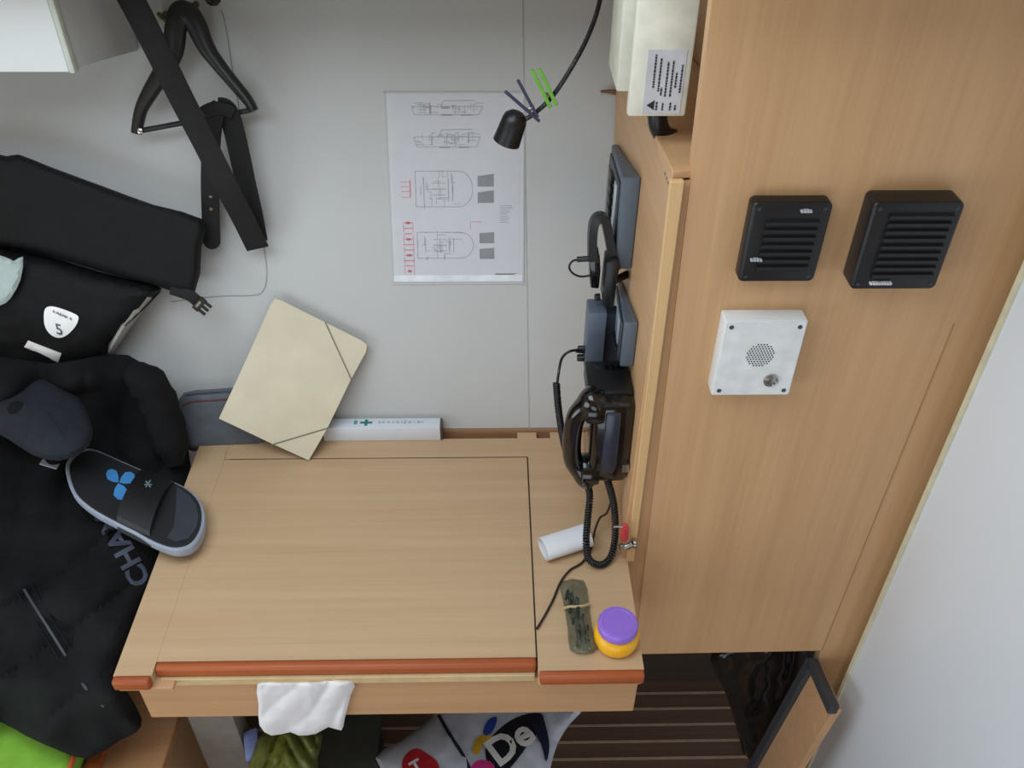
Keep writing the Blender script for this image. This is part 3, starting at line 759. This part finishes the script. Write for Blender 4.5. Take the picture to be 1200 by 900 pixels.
# cap on the heap
def cbase(u, v): return onz(u, v, .90+(500-v)*.0004), toward(u, v)
CP = Soft([(-45, 450), (0, 440), (30, 438), (65, 446), (92, 466), (106, 492), (108, 514), (96, 530), (70, 540), (40, 534), (10, 515), (-20, 500), (-45, 500)], cbase, .055, 55, lambda u, v: .003*nz(u, v, 30, 3), .01, 2, 5)
t = thing('cap', 'charcoal cloth cap lying on top of the black jacket, below the badge', 'cap', cbase(40, 520)[0])
part('crown', CP.mesh(), M_CAP, t)
bm = BM(); tube(bm, cat([CP.at(u, v, .001) for u, v in ((20, 442), (50, 478), (72, 510), (84, 534))], 6), .0013, 6); part('seam', bm, M_CAP, t)
bm = BM(); lathe(bm, CP.at(18, 478, -.002), (0, -.4, .9), [(.012, 0), (.011, .003), (0, .005)], 16); part('button', bm, M_FAB, t)

# slide sandal lying on the jacket and the table corner
def sz(u): return .822 - (u-75)/165.0*.040
def sbase(u, v): return onz(u, v, sz(u)), V((.06, 0, 1)).normalized()
sole_px = [(76, 548), (82, 534), (96, 525), (112, 526), (140, 538), (170, 551), (200, 562), (222, 573), (236, 588), (240, 606), (236, 625), (224, 640), (204, 644), (180, 636), (158, 624), (130, 610), (104, 595), (84, 576)]
t = thing('slide_sandal', 'black slide sandal with blue leaf mark lying across the table corner', 'sandal', sbase(150, 585)[0])
P = [V((p.x, p.y)) for p in cat([(a, b, 0) for a, b in sole_px], 4, True)]; cc = V((158, 585))
def sole(bm, k, z0, z1):
    prism(bm, [sbase(*(cc+(p-cc)*k))[0]+V((0, 0, z0)) for p in P], (0, 0, z1-z0))
bm = BM(); sole(bm, 1, -.018, -.001); bev(bm, .003, 3); part('sole', bm, mat('sandal_rim', (150, 158, 172), .5), t, 'grey rubber sole rim')
cc = V((172, 592)); bm = BM(); sole(bm, .945, -.004, .0008); part('insole', bev(bm, .001, 1), mat('sandal_insole', (26, 28, 32), .7), t)
bm = BM(); prism(bm, [sbase(*q)[0]+V((0, 0, .0008)) for q in ((208, 572), (222, 581), (230, 592), (233, 607), (230, 620), (221, 632), (206, 636), (196, 631), (204, 618), (206, 600))], (0, 0, .0014)); part('toe_pad', bm, mat('sandal_grey', (52, 56, 66), .7), t, 'grey toe area')
rows = []
for (a, b) in (((172, 549), (136, 613)), ((180, 552), (146, 618)), ((189, 555), (156, 623)), ((198, 559), (166, 628)), ((205, 563), (175, 632))):
    A_, B_ = sbase(*a)[0], sbase(*b)[0]
    row = []
    for k in range(13):
        f = k/12; hgt = .020*math.sin(math.pi*f)**.6
        row.append(A_.lerp(B_, -.02+1.04*f)+V((0, 0, hgt-.012 if k in (0, 12) else hgt)))
    rows.append(row)
bm = BM(); g1 = [[bm.verts.new(p) for p in r] for r in rows]; g2 = [[bm.verts.new(p-V((0, 0, .004))) for p in r] for r in rows]
for i in range(4):
    for k in range(12):
        bm.faces.new((g1[i][k], g1[i][k+1], g1[i+1][k+1], g1[i+1][k])); bm.faces.new((g2[i][k], g2[i+1][k], g2[i+1][k+1], g2[i][k+1]))
for k in range(12):
    bm.faces.new((g1[0][k], g2[0][k], g2[0][k+1], g1[0][k+1])); bm.faces.new((g1[4][k], g1[4][k+1], g2[4][k+1], g2[4][k]))
for i in range(4):
    bm.faces.new((g1[i][0], g1[i+1][0], g2[i+1][0], g2[i][0])); bm.faces.new((g1[i][12], g2[i][12], g2[i+1][12], g1[i+1][12]))
part('strap', bm, mat('sandal_strap', (14, 15, 18), .55), t)
bm = BM()
def leaf(c, d, L, w):
    c, d = V(c), V(d).normalized(); s = V((-d.y, d.x))
    pts = [c+d*L*a+s*w*b for a, b in ((0, 0), (.25, .55), (.6, .9), (.9, .55), (1, 0), (.9, -.55), (.6, -.9), (.25, -.55))]
    prism(bm, [sbase(p.x, p.y)[0]+V((0, 0, .0009)) for p in pts], (0, 0, .0008))
leaf((139, 566), (-.65, -.75), 19, 8); leaf((140, 566), (.85, -.45), 20, 8); leaf((139, 567), (.25, .97), 20, 10)
part('leaf_mark', bm, mat('blue_mark', (74, 148, 214), .5), t, 'blue three-leaf mark')
bm = BM()
for a, b in (((176, 573), (181, 580)), ((181, 572), (176, 580)), ((174, 577), (183, 577))):
    pa_, pb_ = sbase(*a)[0]+V((.0, -.004, .021)), sbase(*b)[0]+V((0, -.004, .021)); strip(bm, pa_, pb_, (0, 0, 1), .002, .0015)
part('strap_mark', bm, mat('pale_mark', (108, 128, 136), .6), t)

# bench below, with lime cushion
t = thing('bench', 'wooden bench end with a mahogany edge beside the table leg', 'bench', (-.9, .8, 0))
bx = onz(205, 850, .45).x
bm = BM(); box(bm, -1.45, bx, .30, 1.06, .43, .45); part('bench_top', bev(bm, .002, 1), wood('beech_bench', (190, 140, 98), (166, 118, 80), 'x', .45), t)
bm = BM(); box(bm, -1.45, bx-.02, .32, 1.05, 0, .43); part('bench_base', bm, M_BULK, t)
mx = onz(118, 880, .45).x
bm = BM(); box(bm, mx-.012, mx+.012, .30, 1.0, .4502, .462); part('edge_lip', bev(bm, .004, 2), M_MAHOG, t, 'mahogany edge strip')
cu = thing('cushion', 'lime green seat cushion with orange piping on the bench under the jacket', 'cushion', (-1.0, .7, .45))
bm = BM(); box(bm, -1.44, mx-.016, .32, 1.0, .4505, .50); part('pad', bev(bm, .016, 4), mat('lime_fabric', (134, 190, 58), .85, bump=.4, bscale=900), cu)
bm = BM(); tube(bm, cat([(mx-.017, .33, .496), (mx-.017, .6, .496), (mx-.017, .98, .496)], 4), .004, 8); part('piping', bm, mat('orange_piping', (206, 92, 40), .7), cu, 'orange piping')

# ================================================================== ON THE TABLE
# slate pouch
pb0 = lambda u, v: (W(u, v, .018), toward(u, v))
PO = Soft([(208, 478), (216, 460), (250, 456), (300, 454), (318, 470), (316, 512), (300, 523), (260, 526), (226, 529), (214, 520), (210, 500)], pb0, .022, 18, lambda u, v: .002*nz(u, v, 25, 9), .014, 2, 4)
t = thing('pouch', 'slate grey zip pouch standing behind the cream folder', 'pouch', W(260, 528, .02))
part('body', PO.mesh(), mat('slate_cloth', (94, 100, 108), .75, var=.08, bump=.3, bscale=800), t)
bm = BM(); tube(bm, cat([PO.at(u, v, .0008) for u, v in ((214, 476), (225, 471), (250, 469), (280, 467), (306, 465))], 6), .0016, 6); tube(bm, cat([PO.at(u, v, .001) for u, v in ((214, 476), (211, 495), (215, 515))], 6), .0014, 6)
part('piping', bm, mat('wine_piping', (108, 62, 66), .7), t, 'dark red piping')
bm = BM(); tube(bm, cat([PO.at(u, v, .0012) for u, v in ((218, 463), (250, 460), (300, 458))], 6), .0018, 6); part('zip', bm, mat('zip_grey', (58, 62, 70), .6), t)

# cream folder leaning on the wall
fC = onz(362, 538, .753); fB = W(429, 403, .012); fA = W(322, 350, .014)
nF = (fB-fA).cross(fC-fA).normalized()
if nF.y > 0: nF = -nF
fD = onpl(257, 490, fA, nF); fA2 = onpl(321, 350, fA, nF)
def FP(u, v, off=0): return onpl(u, v, fA, nF)+nF*off
t = thing('folder', 'worn cream card folder with corner elastics leaning on the wall above the chart table', 'folder', fC)
outl = [FP(u, v) for u, v in ((257, 490), (290, 419), (318, 356), (322, 350), (330, 352), (380, 377), (424, 399), (430, 404), (429, 412), (411, 445), (384, 501), (362, 539), (318, 519))]
bm = BM(); prism(bm, outl, nF*.0016); part('back_cover', bm, M_CREAMCARD, t)
bm = BM(); prism(bm, [p+nF*.0026 for p in outl], nF*.0012); part('front_cover', bm, M_CREAMCARD, t)
bm = BM(); c0 = sum(outl, V())/len(outl); prism(bm, [c0+(p-c0)*.985+nF*.0015 for p in outl], nF*.0012); part('papers', bm, M_PAPER, t)
for a, b in (((381, 377), (412, 445)), ((318, 521), (385, 501))):
    bm = BM(); tube(bm, [FP(*a, .0045), FP(*b, .0045)], .0011, 6); part('elastic', bm, M_BAND, t, 'grey corner elastic')

# first aid book / box lying along the back of the table
q0, q1 = onz(380, 517, .751), onz(519, 515, .751)
by0 = q0.y; hgt = .032
zt = .7505+hgt
t = thing('first_aid_box', 'flat white box with a green cross along the back edge of the table', 'box', ((q0.x+q1.x)/2, by0+.015, .7505))
bm = BM(); box(bm, q0.x, q1.x-.004, by0, wall_y(.762)-.003, .7505, zt); part('case', bev(bm, .0012, 2), mat('case_white', (222, 228, 236), .35, var=.01), t)
bm = BM(); box(bm, q1.x-.0045, q1.x, by0+.001, wall_y(.762)-.003, .7505, zt-.0002); part('end_flap', bev(bm, .001, 1), mat('brown_end', (92, 72, 62), .6), t, 'brown end')
yb_ = wall_y(.762)-.003
bm = BM(); cx0 = onz(429, 496, zt).x; yc = (by0+yb_)/2+.001; box(bm, cx0-.011, cx0+.011, yc-.0025, yc+.0025, zt-.0002, zt+.0004); box(bm, cx0-.0028, cx0+.0028, yc-.008, yc+.008, zt-.0002, zt+.0005); part('green_cross', bm, M_GREEN, t, 'green cross')
bm = BM(); random.seed(9)
xx = cx0+.022
while xx < q1.x-.035:
    w = random.uniform(.002, .006); h_ = random.uniform(.003, .007)
    box(bm, xx, xx+w, yc-h_*.6, yc+h_*.8, zt-.0002, zt+.0004); xx += w+random.uniform(.002, .005)
part('print', bm, mat('pale_print', (178, 184, 196), .6), t)
bm = BM(); box(bm, cx0-.022, cx0-.016, yc-.004, yc+.006, zt-.0002, zt+.0004); part('teal_print', bm, mat('teal_print', (96, 156, 160), .6), t)

# telephone on the console
PX = CXF
def ph(u, v, x): return onx(u, v, x)
t = thing('telephone', 'glossy black telephone with handset mounted on the console above the table', 'telephone', (.19, .99, .86))
# cradle body
pT, pBm = ph(733, 462, .165), ph(733, 545, .165)
yc = .985
z_hi, z_lo = ony(712, 446, .985).z, ony(715, 548, .985).z
bm = BM(); prism(bm, [(CXF-.0005, yc-.045, z_lo+.012), (CXF-.0005, yc-.052, z_lo+.06), (CXF-.0005, yc-.045, z_hi-.01), (CXF-.0005, yc+.045, z_hi), (CXF-.0005, yc+.05, z_lo+.02), (CXF-.0005, yc, z_lo)], (-.060, 0, 0)); bev(bm, .010, 3)
part('cradle', bm, M_GLOSS, t)
bm = BM(); box(bm, CXF-.066, CXF-.002, yc-.022, yc+.05, z_hi-.030, z_hi-.002); part('cradle_top', bev(bm, .003, 2), M_BLK, t)
bm = BM(); prism(bm, [(CXF-.024, yc-.049, z_lo+.035), (CXF-.020, yc-.056, z_lo+.06), (CXF-.020, yc-.050, z_hi-.022), (CXF-.020, yc-.040, z_hi-.02), (CXF-.020, yc-.042, z_lo+.03)], (-.022, 0, 0)); part('keypad_panel', bev(bm, .003, 2), mat('bluish_plastic', (44, 50, 62), .25), t)
# handset: earpiece, grip, mouthpiece in one curved body
hx = CXF-.070; hy = yc-.03
hz1, hz0 = ony(690, 470, hy).z, ony(697, 555, hy).z
def hp(f, dx, dy=0): return V((hx+dx, hy+dy, hz1+(hz0-hz1)*f))
path = cat([hp(-.03, .020), hp(.05, .004), hp(.2, -.012), hp(.5, -.016), hp(.8, -.012), hp(.95, .004), hp(1.03, .020)], 6)
n_ = len(path); rr = []
for i in range(n_):
    f = i/(n_-1); rr.append(.014+.010*math.exp(-((f-.08)/.13)**2)+.010*math.exp(-((f-.92)/.13)**2))
hs = BM(); tube(hs, path, rr, 18)
for f in (.07, .93):
    lathe(hs, hp(f, -.004), (1, 0, 0), [(.010, 0), (.0245, .006), (.026, .02), (.024, .030), (0, .032)], 22)
hset = part('handset', hs, M_GLOSS, t, None, ang=60)
bm = BM(); box(bm, CXF-.012, CXF-.002, yc-.056, yc-.050, z_lo+.045, z_lo+.060); part('latch', bm, M_SILV, t)
# coiled cord: down from the handset, round and up to the cradle
cord = cat([hp(1.0, .004), onz(691, 578, .835), onz(689, 605, .815), onz(687, 634, .800), onz(690, 655, .772), onz(704, 662, .7575), onz(716, 652, .760), onz(721, 625, .785), onz(719, 590, .825), V((CXF-.030, yc-.03, z_lo+.012))], 8)
bm = BM(); tube(bm, helix(cord, .0042, .0042, 9), .0019, 6); part('coiled_cord', bm, M_BLK, t, 'coiled black cord', ang=180)

# grey radio unit above the telephone
ry = 1.075
r0, r1, r2 = ony(690, 367, ry), ony(712, 367, ry), ony(697, 436, ry)
t = thing('radio', 'slate grey radio box on the console just above the black telephone', 'radio', (CXF-.03, ry, r2.z))
rx0 = min(r0.x, CXF-.05)
part('case', bbox(rx0, r1.x, ry, ry+.04, r2.z, r0.z, .003), mat('radio_grey', (88, 98, 112), .4), t)
bm = BM(); box(bm, r1.x-.004, CXF-.0008, ry+.012, ry+.034, r2.z+.01, r0.z-.01); part('bracket', bm, M_GREYD, t)
for k, (dz_, r_) in enumerate(((.016, .006), (.034, .0045))):
    bm = BM(); lathe(bm, (rx0+.001, ry+.016, r2.z+dz_), (-1, 0, 0), [(r_, 0), (r_, .010), (r_*.8, .012)], 16); part('knob', bm, M_BLK, t)
# microphone lead: plug, thin loop, tight coil hanging beside the telephone
t = thing('microphone_cord', 'black plug and coiled lead looping left of the telephone', 'cord', ony(655, 480, 1.03))
pz = V((rx0, ry+.02, onz(688, 410, r2.z+.04).z))
pl = ony(688, 411, ry+.02); 
thin = cat([pl, ony(670, 411, ry+.005), ony(659, 419, ry), ony(655, 435, ry-.02), ony(653, 450, ry-.03)], 8)
bm = BM(); tube(bm, thin, .0021, 8); part('lead', bm, M_BLK, t)
bm = BM(); tube(bm, [pl+V((.012, 0, 0)), pl, ony(676, 411, ry+.01)], [.0058, .005, .0035], 12); part('plug', bm, M_BLK, t)
coil = cat([ony(652, 449, 1.045), ony(654, 475, 1.03), ony(659, 510, 1.01), ony(666, 538, .99), ony(677, 560, .975), ony(690, 566, .955), hp(.98, -.002)], 8)
bm = BM(); tube(bm, helix(coil, .0042, .0034, 9), .0019, 6); tube(bm, coil, .0042, 8); part('coil', bm, M_BLK, t, ang=180)

# black handheld receiver in a bracket
t = thing('handheld_receiver', 'black handheld receiver in an angled bracket between the two instrument panels', 'receiver', ony(712, 360, 1.10))
yy = 1.10
arm_ = cat([ony(u, v, yy) for u, v in ((694, 302), (694, 280), (696, 262), (702, 255), (709, 258), (713, 275), (717, 295), (721, 312))], 5)
bm = BM(); tube(bm, arm_, 0, flat=((0, -1, .2), .0065, .012)); part('bracket_arm', bev(bm, .0008, 1), M_BLK, t)
bm = BM(); prism(bm, [ony(u, v, yy-.02) for u, v in ((711, 307), (724, 304), (727, 314), (724, 325), (719, 362), (708, 361), (706, 352))], (0, .035, 0)); part('mount', bev(bm, .003, 2), M_BLK, t)
bm = BM(); prism(bm, [ony(u, v, yy-.005) for u, v in ((690, 301), (703, 300), (704, 318), (702, 339), (692, 338), (691, 320))], (0, .03, 0)); part('handset', bev(bm, .0025, 2), M_GLOSS, t)
bm = BM(); lathe(bm, ony(703, 348, yy-.01), (-1, -.1, 0), [(.0055, 0), (.0055, .006), (.004, .008)], 14); part('knob', bm, M_BLK, t)
bm = BM(); tube(bm, [CXFp for CXFp in (ony(717, 330, yy-.006), V((CXF-.0008, yy+.02, ony(717, 330, yy).z)))], .006, 10); part('mount_stud', bm, M_BLK, t)
bm = BM(); tube(bm, cat([ony(u, v, yy) for u, v in ((691, 303), (680, 304), (671, 306), (667, 313), (671, 320), (680, 324), (691, 323))], 6), .0016, 8); tube(bm, [ony(692, 303, yy), ony(676, 304, yy)], .0042, 10); part('cable', bm, M_BLK, t)

# red tag with steel fitting at the foot of the console
t = thing('key_tag', 'small red tag on a steel fitting at the foot of the console', 'tag', ony(735, 640, .895))
ky = .888
bm = BM(); prism(bm, [ony(u, v, ky) for u, v in ((728, 617), (734, 615), (737, 620), (737, 632), (733, 637), (727, 634))], (0, .006, 0)); part('tag', bev(bm, .0015, 2), mat('red_plastic', (196, 60, 66), .45), t)
bm = BM(); tube(bm, [ony(726, 640, ky), ony(733, 641, ky), ony(742, 637, ky)], .0055, 12); lathe(bm, ony(742, 637, ky+.002), (1, 0, .1), [(.0075, 0), (.0075, .004), (.004, .006)], 14); part('fitting', bm, M_SILV, t)
bm = BM(); tube(bm, [ony(719, 617, ky), ony(730, 617, ky)], .0018, 8); part('ring', bm, M_SILV, t)

# thin cable running over the table
t_pts = [onz(u, v, z) for u, v, z in ((629, 737, .7535), (638, 722, .7535), (648, 703, .7535), (657, 682, .7535), (668, 668, .7535), (681, 660, .7535), (692, 645, .7545), (697, 622, .762), (703, 607, .776), (711, 601, .79), (717, 585, .81))]
bm = BM(); tube(bm, cat(t_pts, 7), .0018, 8); single('thin_cable', bm, mat('brown_black_cable', (38, 28, 24), .5), 'thin dark cable across the table from the lid to the telephone', 'cable')

# rolled white paper
A_, B_ = onz(640, 650, .7505), onz(681, 637, .7505)
axp = (B_-A_).normalized(); side = V((-axp.y, axp.x, 0)); bm = BM()
rp = .0165; pts = []
Lr = (B_-A_).length+.016
cen = A_ + V((0, 0, rp)) - axp*.006
def ring_pts(off):
    out = []
    for k in range(46):
        a = math.radians(-250+k*14.5); r = rp*(1-.0038*k)*1.0
        out.append(cen+axp*off+side*(r*1.35*math.cos(a))+V((0, 0, r*math.sin(a))))
    return out
ra, rb = ring_pts(0), ring_pts(Lr)
va, vb = [bm.verts.new(p) for p in ra], [bm.verts.new(p) for p in rb]
def inw(p, off, k): 
    c = cen+axp*off; return c+(p-c)*.97
vc, vd = [bm.verts.new(inw(p, 0, i)) for i, p in enumerate(ra)], [bm.verts.new(inw(p, Lr, i)) for i, p in enumerate(rb)]
for i in range(45):
    bm.faces.new((va[i], va[i+1], vb[i+1], vb[i])); bm.faces.new((vc[i], vd[i], vd[i+1], vc[i+1])); bm.faces.new((va[i], vc[i], vc[i+1], va[i+1])); bm.faces.new((vb[i], vb[i+1], vd[i+1], vd[i]))
bm.faces.new((va[0], vb[0], vd[0], vc[0])); bm.faces.new((va[-1], vc[-1], vd[-1], vb[-1]))
single('paper_roll', bm, M_PAPER, 'rolled sheet of white paper lying on the table under the coiled cord', 'paper')

# clear bag of hardware with a rubber band
def hbase(u, v): return onz(u, v, .7515), toward(u, v)
HB = Soft([(657, 682), (684, 680), (690, 704), (694, 735), (701, 760), (686, 767), (668, 762), (665, 735), (660, 706)], hbase, .016, 10, lambda u, v: .0035*nz(u, v, 9, 2)+.002*nz(u, v, 4, 7), .0005, 2, 2.5)
t = thing('hardware_bag', 'small clear bag of dark parts tied with a band, left of the yellow jar', 'bag', onz(678, 725, .7515))
part('film', HB.mesh(), mat('clear_film', (110, 112, 92), .08, var=.3, scale=60, alpha=.42, spec=.8), t, 'clear plastic film')
bm = BM(); random.seed(5)
for k in range(34):
    f = random.random(); u = 663+f*16+random.uniform(0, 14); v = 690+f*62
    L = random.uniform(8, 16); a = onz(u, v, .756+random.uniform(0, .011)); b = onz(u+random.uniform(-4, 5), v+L, .756+random.uniform(0, .006)); tube(bm, [a, b], random.uniform(.0015, .003), 8)
ct_ = part('contents', bm, mat('dark_hardware', (44, 50, 44), .3, .4), t, 'dark metal parts'); 
bm = BM(); ring = [HB.at(u, v, .001) for u, v in ((661, 713), (668, 711), (676, 711), (684, 710), (690, 708))]; tube(bm, cat(ring, 4), .0022, 8); part('rubber_band', bm, mat('tan_band', (190, 170, 128), .6), t, 'tan rubber band')

# yellow jar with violet lid
jb = onz(727, 752, .7505)
jc = V((.1715, .7520, .7505))
t = thing('jar', 'yellow plastic jar with violet lid on the front right corner of the table', 'jar', jc)
bm = BM(); lathe(bm, jc, (0, 0, 1), [(0, 0), (.026, 0), (.030, .003), (.0325, .012), (.0325, .022), (.030, .028), (.026, .031), (0, .031)], 40); part('body', bm, mat('yellow_plastic', (242, 178, 28), .3, var=.03), t)
bm = BM(); lathe(bm, jc, (0, 0, 1), [(0, .031), (.0275, .031), (.0285, .033), (.0285, .043), (.0270, .0455), (.0225, .0462), (.0215, .0454), (0, .0454)], 40); part('lid', bm, mat('violet_plastic_lid', (150, 112, 216), .35, var=.02), t, 'violet screw lid')

# ================================================================== BELOW THE TABLE
# white cloth hanging out of the drawer gap
tb = lambda u, v: (ony(u, v, .712), toward(u, v))
TS = Soft([(302, 800), (330, 799), (370, 798), (414, 797), (411, 815), (404, 842), (400, 856), (385, 852), (370, 860), (350, 862), (340, 858), (318, 862), (304, 850), (303, 825)], tb, .006, 6, lambda u, v: .006*nz(u, v, 24, 3)+ridge(u, v, 35, 34, .012, 5, .9)+.002*nz(u, v, 9, 8), .0008, 2, 3)
single('tissue', TS.mesh(), mat('tissue_white', (226, 222, 222), .9, var=.015), 'crumpled white tissue hanging from the drawer gap of the table', 'tissue', ang=80)

def heap(poly, zf, thick, rim, fold, back, nrm=(0, -.3, .95), grid=5, sm=2):
    return Soft(poly, lambda u, v: (onz(u, v, zf(u, v)), toward(u, v)), thick, rim, fold, back, sm, grid)
# white printed carrier bag
PBG = heap([(440, 888), (470, 868), (505, 842), (520, 826), (600, 820), (682, 824), (668, 848), (654, 870), (645, 900), (638, 940), (600, 960), (520, 955), (470, 930)], lambda u, v: .24+(v-840)*.0006, .02, 14, lambda u, v: .008*nz(u, v, 30, 2)+.004*nz(u, v, 11, 6)+ridge(u, v, -20, 40, .008, 5), .17)
t = thing('carrier_bag', 'white printed plastic carrier bag on the floor under the chart table', 'bag', onz(560, 900, .05))
part('bag_body', PBG.mesh(), mat('bag_white', (214, 220, 234), .3, var=.02), t)
bm = BM(); tube(bm, cat([PBG.at(u, v, .001) for u, v in ((514, 838), (528, 862), (542, 884), (552, 905))], 6), 0, flat=((0, -.3, .95), .0032, .0008)); part('dark_stripe', bm, mat('navy', (34, 36, 66), .5), t, 'dark stripe')
part('red_blob', decal(PBG.at, [(472, 890), (480, 880), (490, 877), (502, 884), (512, 892), (514, 904), (500, 915), (482, 912), (472, 902)]), mat('bag_red', (206, 44, 54), .4), t, 'red print')
part('black_panel', decal(PBG.at, [(570, 872), (590, 850), (612, 838), (634, 836), (636, 850), (622, 868), (606, 890), (590, 905), (572, 895)]), mat('bag_black', (28, 32, 42), .4), t, 'black printed panel')
part('yellow_arc', decal(PBG.at, [(554, 876), (560, 864), (572, 860), (576, 866), (566, 870), (562, 882), (556, 884)], .002), mat('bag_yellow', (226, 180, 50), .4), t, 'yellow print')
part('pink_patch', decal(PBG.at, [(552, 900), (560, 891), (574, 892), (580, 900), (574, 912), (556, 912)], .0025), mat('bag_pink', (222, 60, 140), .4), t, 'pink print')
part('blue_patch', decal(PBG.at, [(566, 858), (572, 844), (582, 840), (580, 852), (572, 862)], .002), mat('bag_blue', (44, 78, 168), .4), t, 'blue print')
part('navy_fold', decal(PBG.at, [(622, 846), (634, 838), (640, 852), (644, 875), (640, 892), (634, 872)], .003), MATS['navy'], t, 'navy print')
o1 = V((584, 899)); e1, e2 = V((.80, -.60)), V((-.60, -.80))
def bfn(a, b): q = o1+e1*a+e2*b; return PBG.at(q.x, q.y, .0045)
part('lettering', text_bm('De', 0, 0, 0, 46, fn=bfn, bold=.03), M_REFL, t, 'white lettering', smooth=False)
o2 = V((486, 908)); 
def bfn2(a, b): q = o2+V((.85, -.5))*a+V((-.5, -.85))*b; return PBG.at(q.x, q.y, .004)
part('letter', text_bm('T', 0, 0, 0, 22, fn=bfn2, bold=.03), M_REFL, t, 'white letter', smooth=False)
# olive bag
OB = heap([(296, 880), (304, 862), (330, 850), (362, 848), (378, 862), (372, 890), (366, 940), (300, 940), (292, 905)], lambda u, v: .40, .025, 12, lambda u, v: ridge(u, v, 25 if u < 335 else -35, 15, .020, 3, .2)+.003*nz(u, v, 10, 2), .10, grid=3)
single('olive_bag', OB.mesh(), mat('olive_film', (104, 108, 42), .4, var=.35, scale=30), 'crumpled olive green bag below the hanging tissue', 'bag', ang=80)
bp = onz(296, 868, .36)
bm = BM(); obox(bm, onz(286, 862, .40), V((.022, .010, 0)), V((.012, -.045, -.01)), V((0, 0, .012))); single('blue_packet', bev(bm, .003, 2), mat('periwinkle', (140, 152, 206), .5), 'small pale blue packet beside the olive bag', 'packet')
# dark storage box
a, b = onz(384, 838, .20), onz(474, 838, .20)
t = thing('storage_box', 'dark green-grey storage box on the floor between olive bag and carrier bag', 'box', ((a.x+b.x)/2, a.y-.12, 0))
part('case', bbox(a.x, b.x-.05, a.y-.26, a.y, .002, .185, .006), mat('dark_box', (74, 78, 72), .6), t)
part('lid', bbox(a.x-.005, b.x-.045, a.y-.265, a.y+.005, .185, .20, .004), mat('dark_box_lid', (84, 88, 82), .55), t)

# ================================================================== BULKHEAD CUT-OUT
# black rubbish bag
kb = lambda u, v: (ony(u, v, .985), toward(u, v))
KB = Soft([(832, 772), (842, 760), (870, 752), (910, 748), (946, 752), (946, 790), (936, 815), (918, 850), (902, 890), (896, 940), (880, 940), (872, 890), (862, 850), (850, 812)], kb, .055, 22, lambda u, v: .010*nz(u, v, 25, 2)+.005*nz(u, v, 9, 5)+ridge(u, v, 10, 24, .012, 4), .03, 2, 4)
single('rubbish_bag', KB.mesh(), mat('bin_liner', (15, 15, 17), .22, var=.1), 'shiny black bin bag hanging in the opening under the bulkhead', 'bag', ang=80)
# wooden hatch board with black rubber edging
t = thing('hatch_board', 'beech hatch board with black rubber edging at the right of the opening', 'board', (.58, .85, 0))
hx0 = .566
P0 = V((.566, .902, .462)); P1 = ony(978, 832, .80); P2 = V((P1.x+.0, .80, 0.01)); P3 = ony(880, 906, .902); 
P3 = V((P3.x, .902, max(.01, P3.z)))
nb = (P1-P0).cross(P3-P0).normalized()
if nb.x > 0: nb = -nb
P2 = P1+(P3-P0)
bm = BM(); prism(bm, [P0, P1, P2, P3], -nb*.014); part('board', bev(bm, .001, 1), M_APRON, t)
bm = BM(); tube(bm, [P0+nb*.002, P1+nb*.002], 0, flat=(nb, .010, .008)); part('top_edging', bm, mat('rubber_grey', (58, 58, 61), .6), t, 'black rubber edging')
bm = BM(); tube(bm, [P0+nb*.002, P3+nb*.002], 0, flat=(nb, .010, .008)); part('side_edging', bm, MATS['rubber_grey'], t, 'black rubber edging')

# ================================================================== LIGHT AND CAMERA
w = bpy.data.worlds.new('World'); SC.world = w; w.use_nodes = True
nt = w.node_tree; bgn = nt.nodes['Background']
sky = (.80, .90, 1.0, 1)
bgn.inputs['Color'].default_value = sky; bgn.inputs['Strength'].default_value = .55
def area(name, loc, target, size, power, color, sy=None):
    l = bpy.data.lights.new(name, 'AREA'); l.energy = power; l.color = color; l.shape = 'RECTANGLE'; l.size = size; l.size_y = sy or size
    o = bpy.data.objects.new(name, l); COL.objects.link(o); o.location = loc
    o.rotation_euler = (V(target)-V(loc)).to_track_quat('-Z', 'Y').to_euler(); return o
area('skylight_daylight', ((HX0+HX1)/2, (HY0+HY1)/2, 2.03), ((HX0+HX1)/2, (HY0+HY1)/2+.001, 0), HX1-HX0, 12.5, (.83, .92, 1.0), HY1-HY0)
area('doorway_fill', ((PX0+PX1)/2, -.875, PZ1/2), ((PX0+PX1)/2, 1, PZ1/2), PX1-PX0, 7, (.78, .90, 1.0), PZ1)  # fill lamp standing in the unseen low doorway
area('added_window_fill', (-1.475, (WY0+WY1)/2, (WZ0+WZ1)/2), (0, (WY0+WY1)/2, (WZ0+WZ1)/2), WY1-WY0, 11.5, (.76, .89, 1.0), WZ1-WZ0)  # fill lamp in the added window, brightens the white door
cd = bpy.data.cameras.new('camera'); co = bpy.data.objects.new('camera', cd); COL.objects.link(co)
cd.sensor_width = 36; cd.lens = 36*F/1200; cd.clip_start = .02
m4 = R.to_4x4(); m4.translation = CAM; co.matrix_world = m4
SC.camera = co
SC.view_settings.view_transform = 'Standard'; SC.view_settings.look = 'None'; SC.view_settings.gamma = 1; SC.view_settings.exposure = 0
SC.view_settings.use_curve_mapping = False
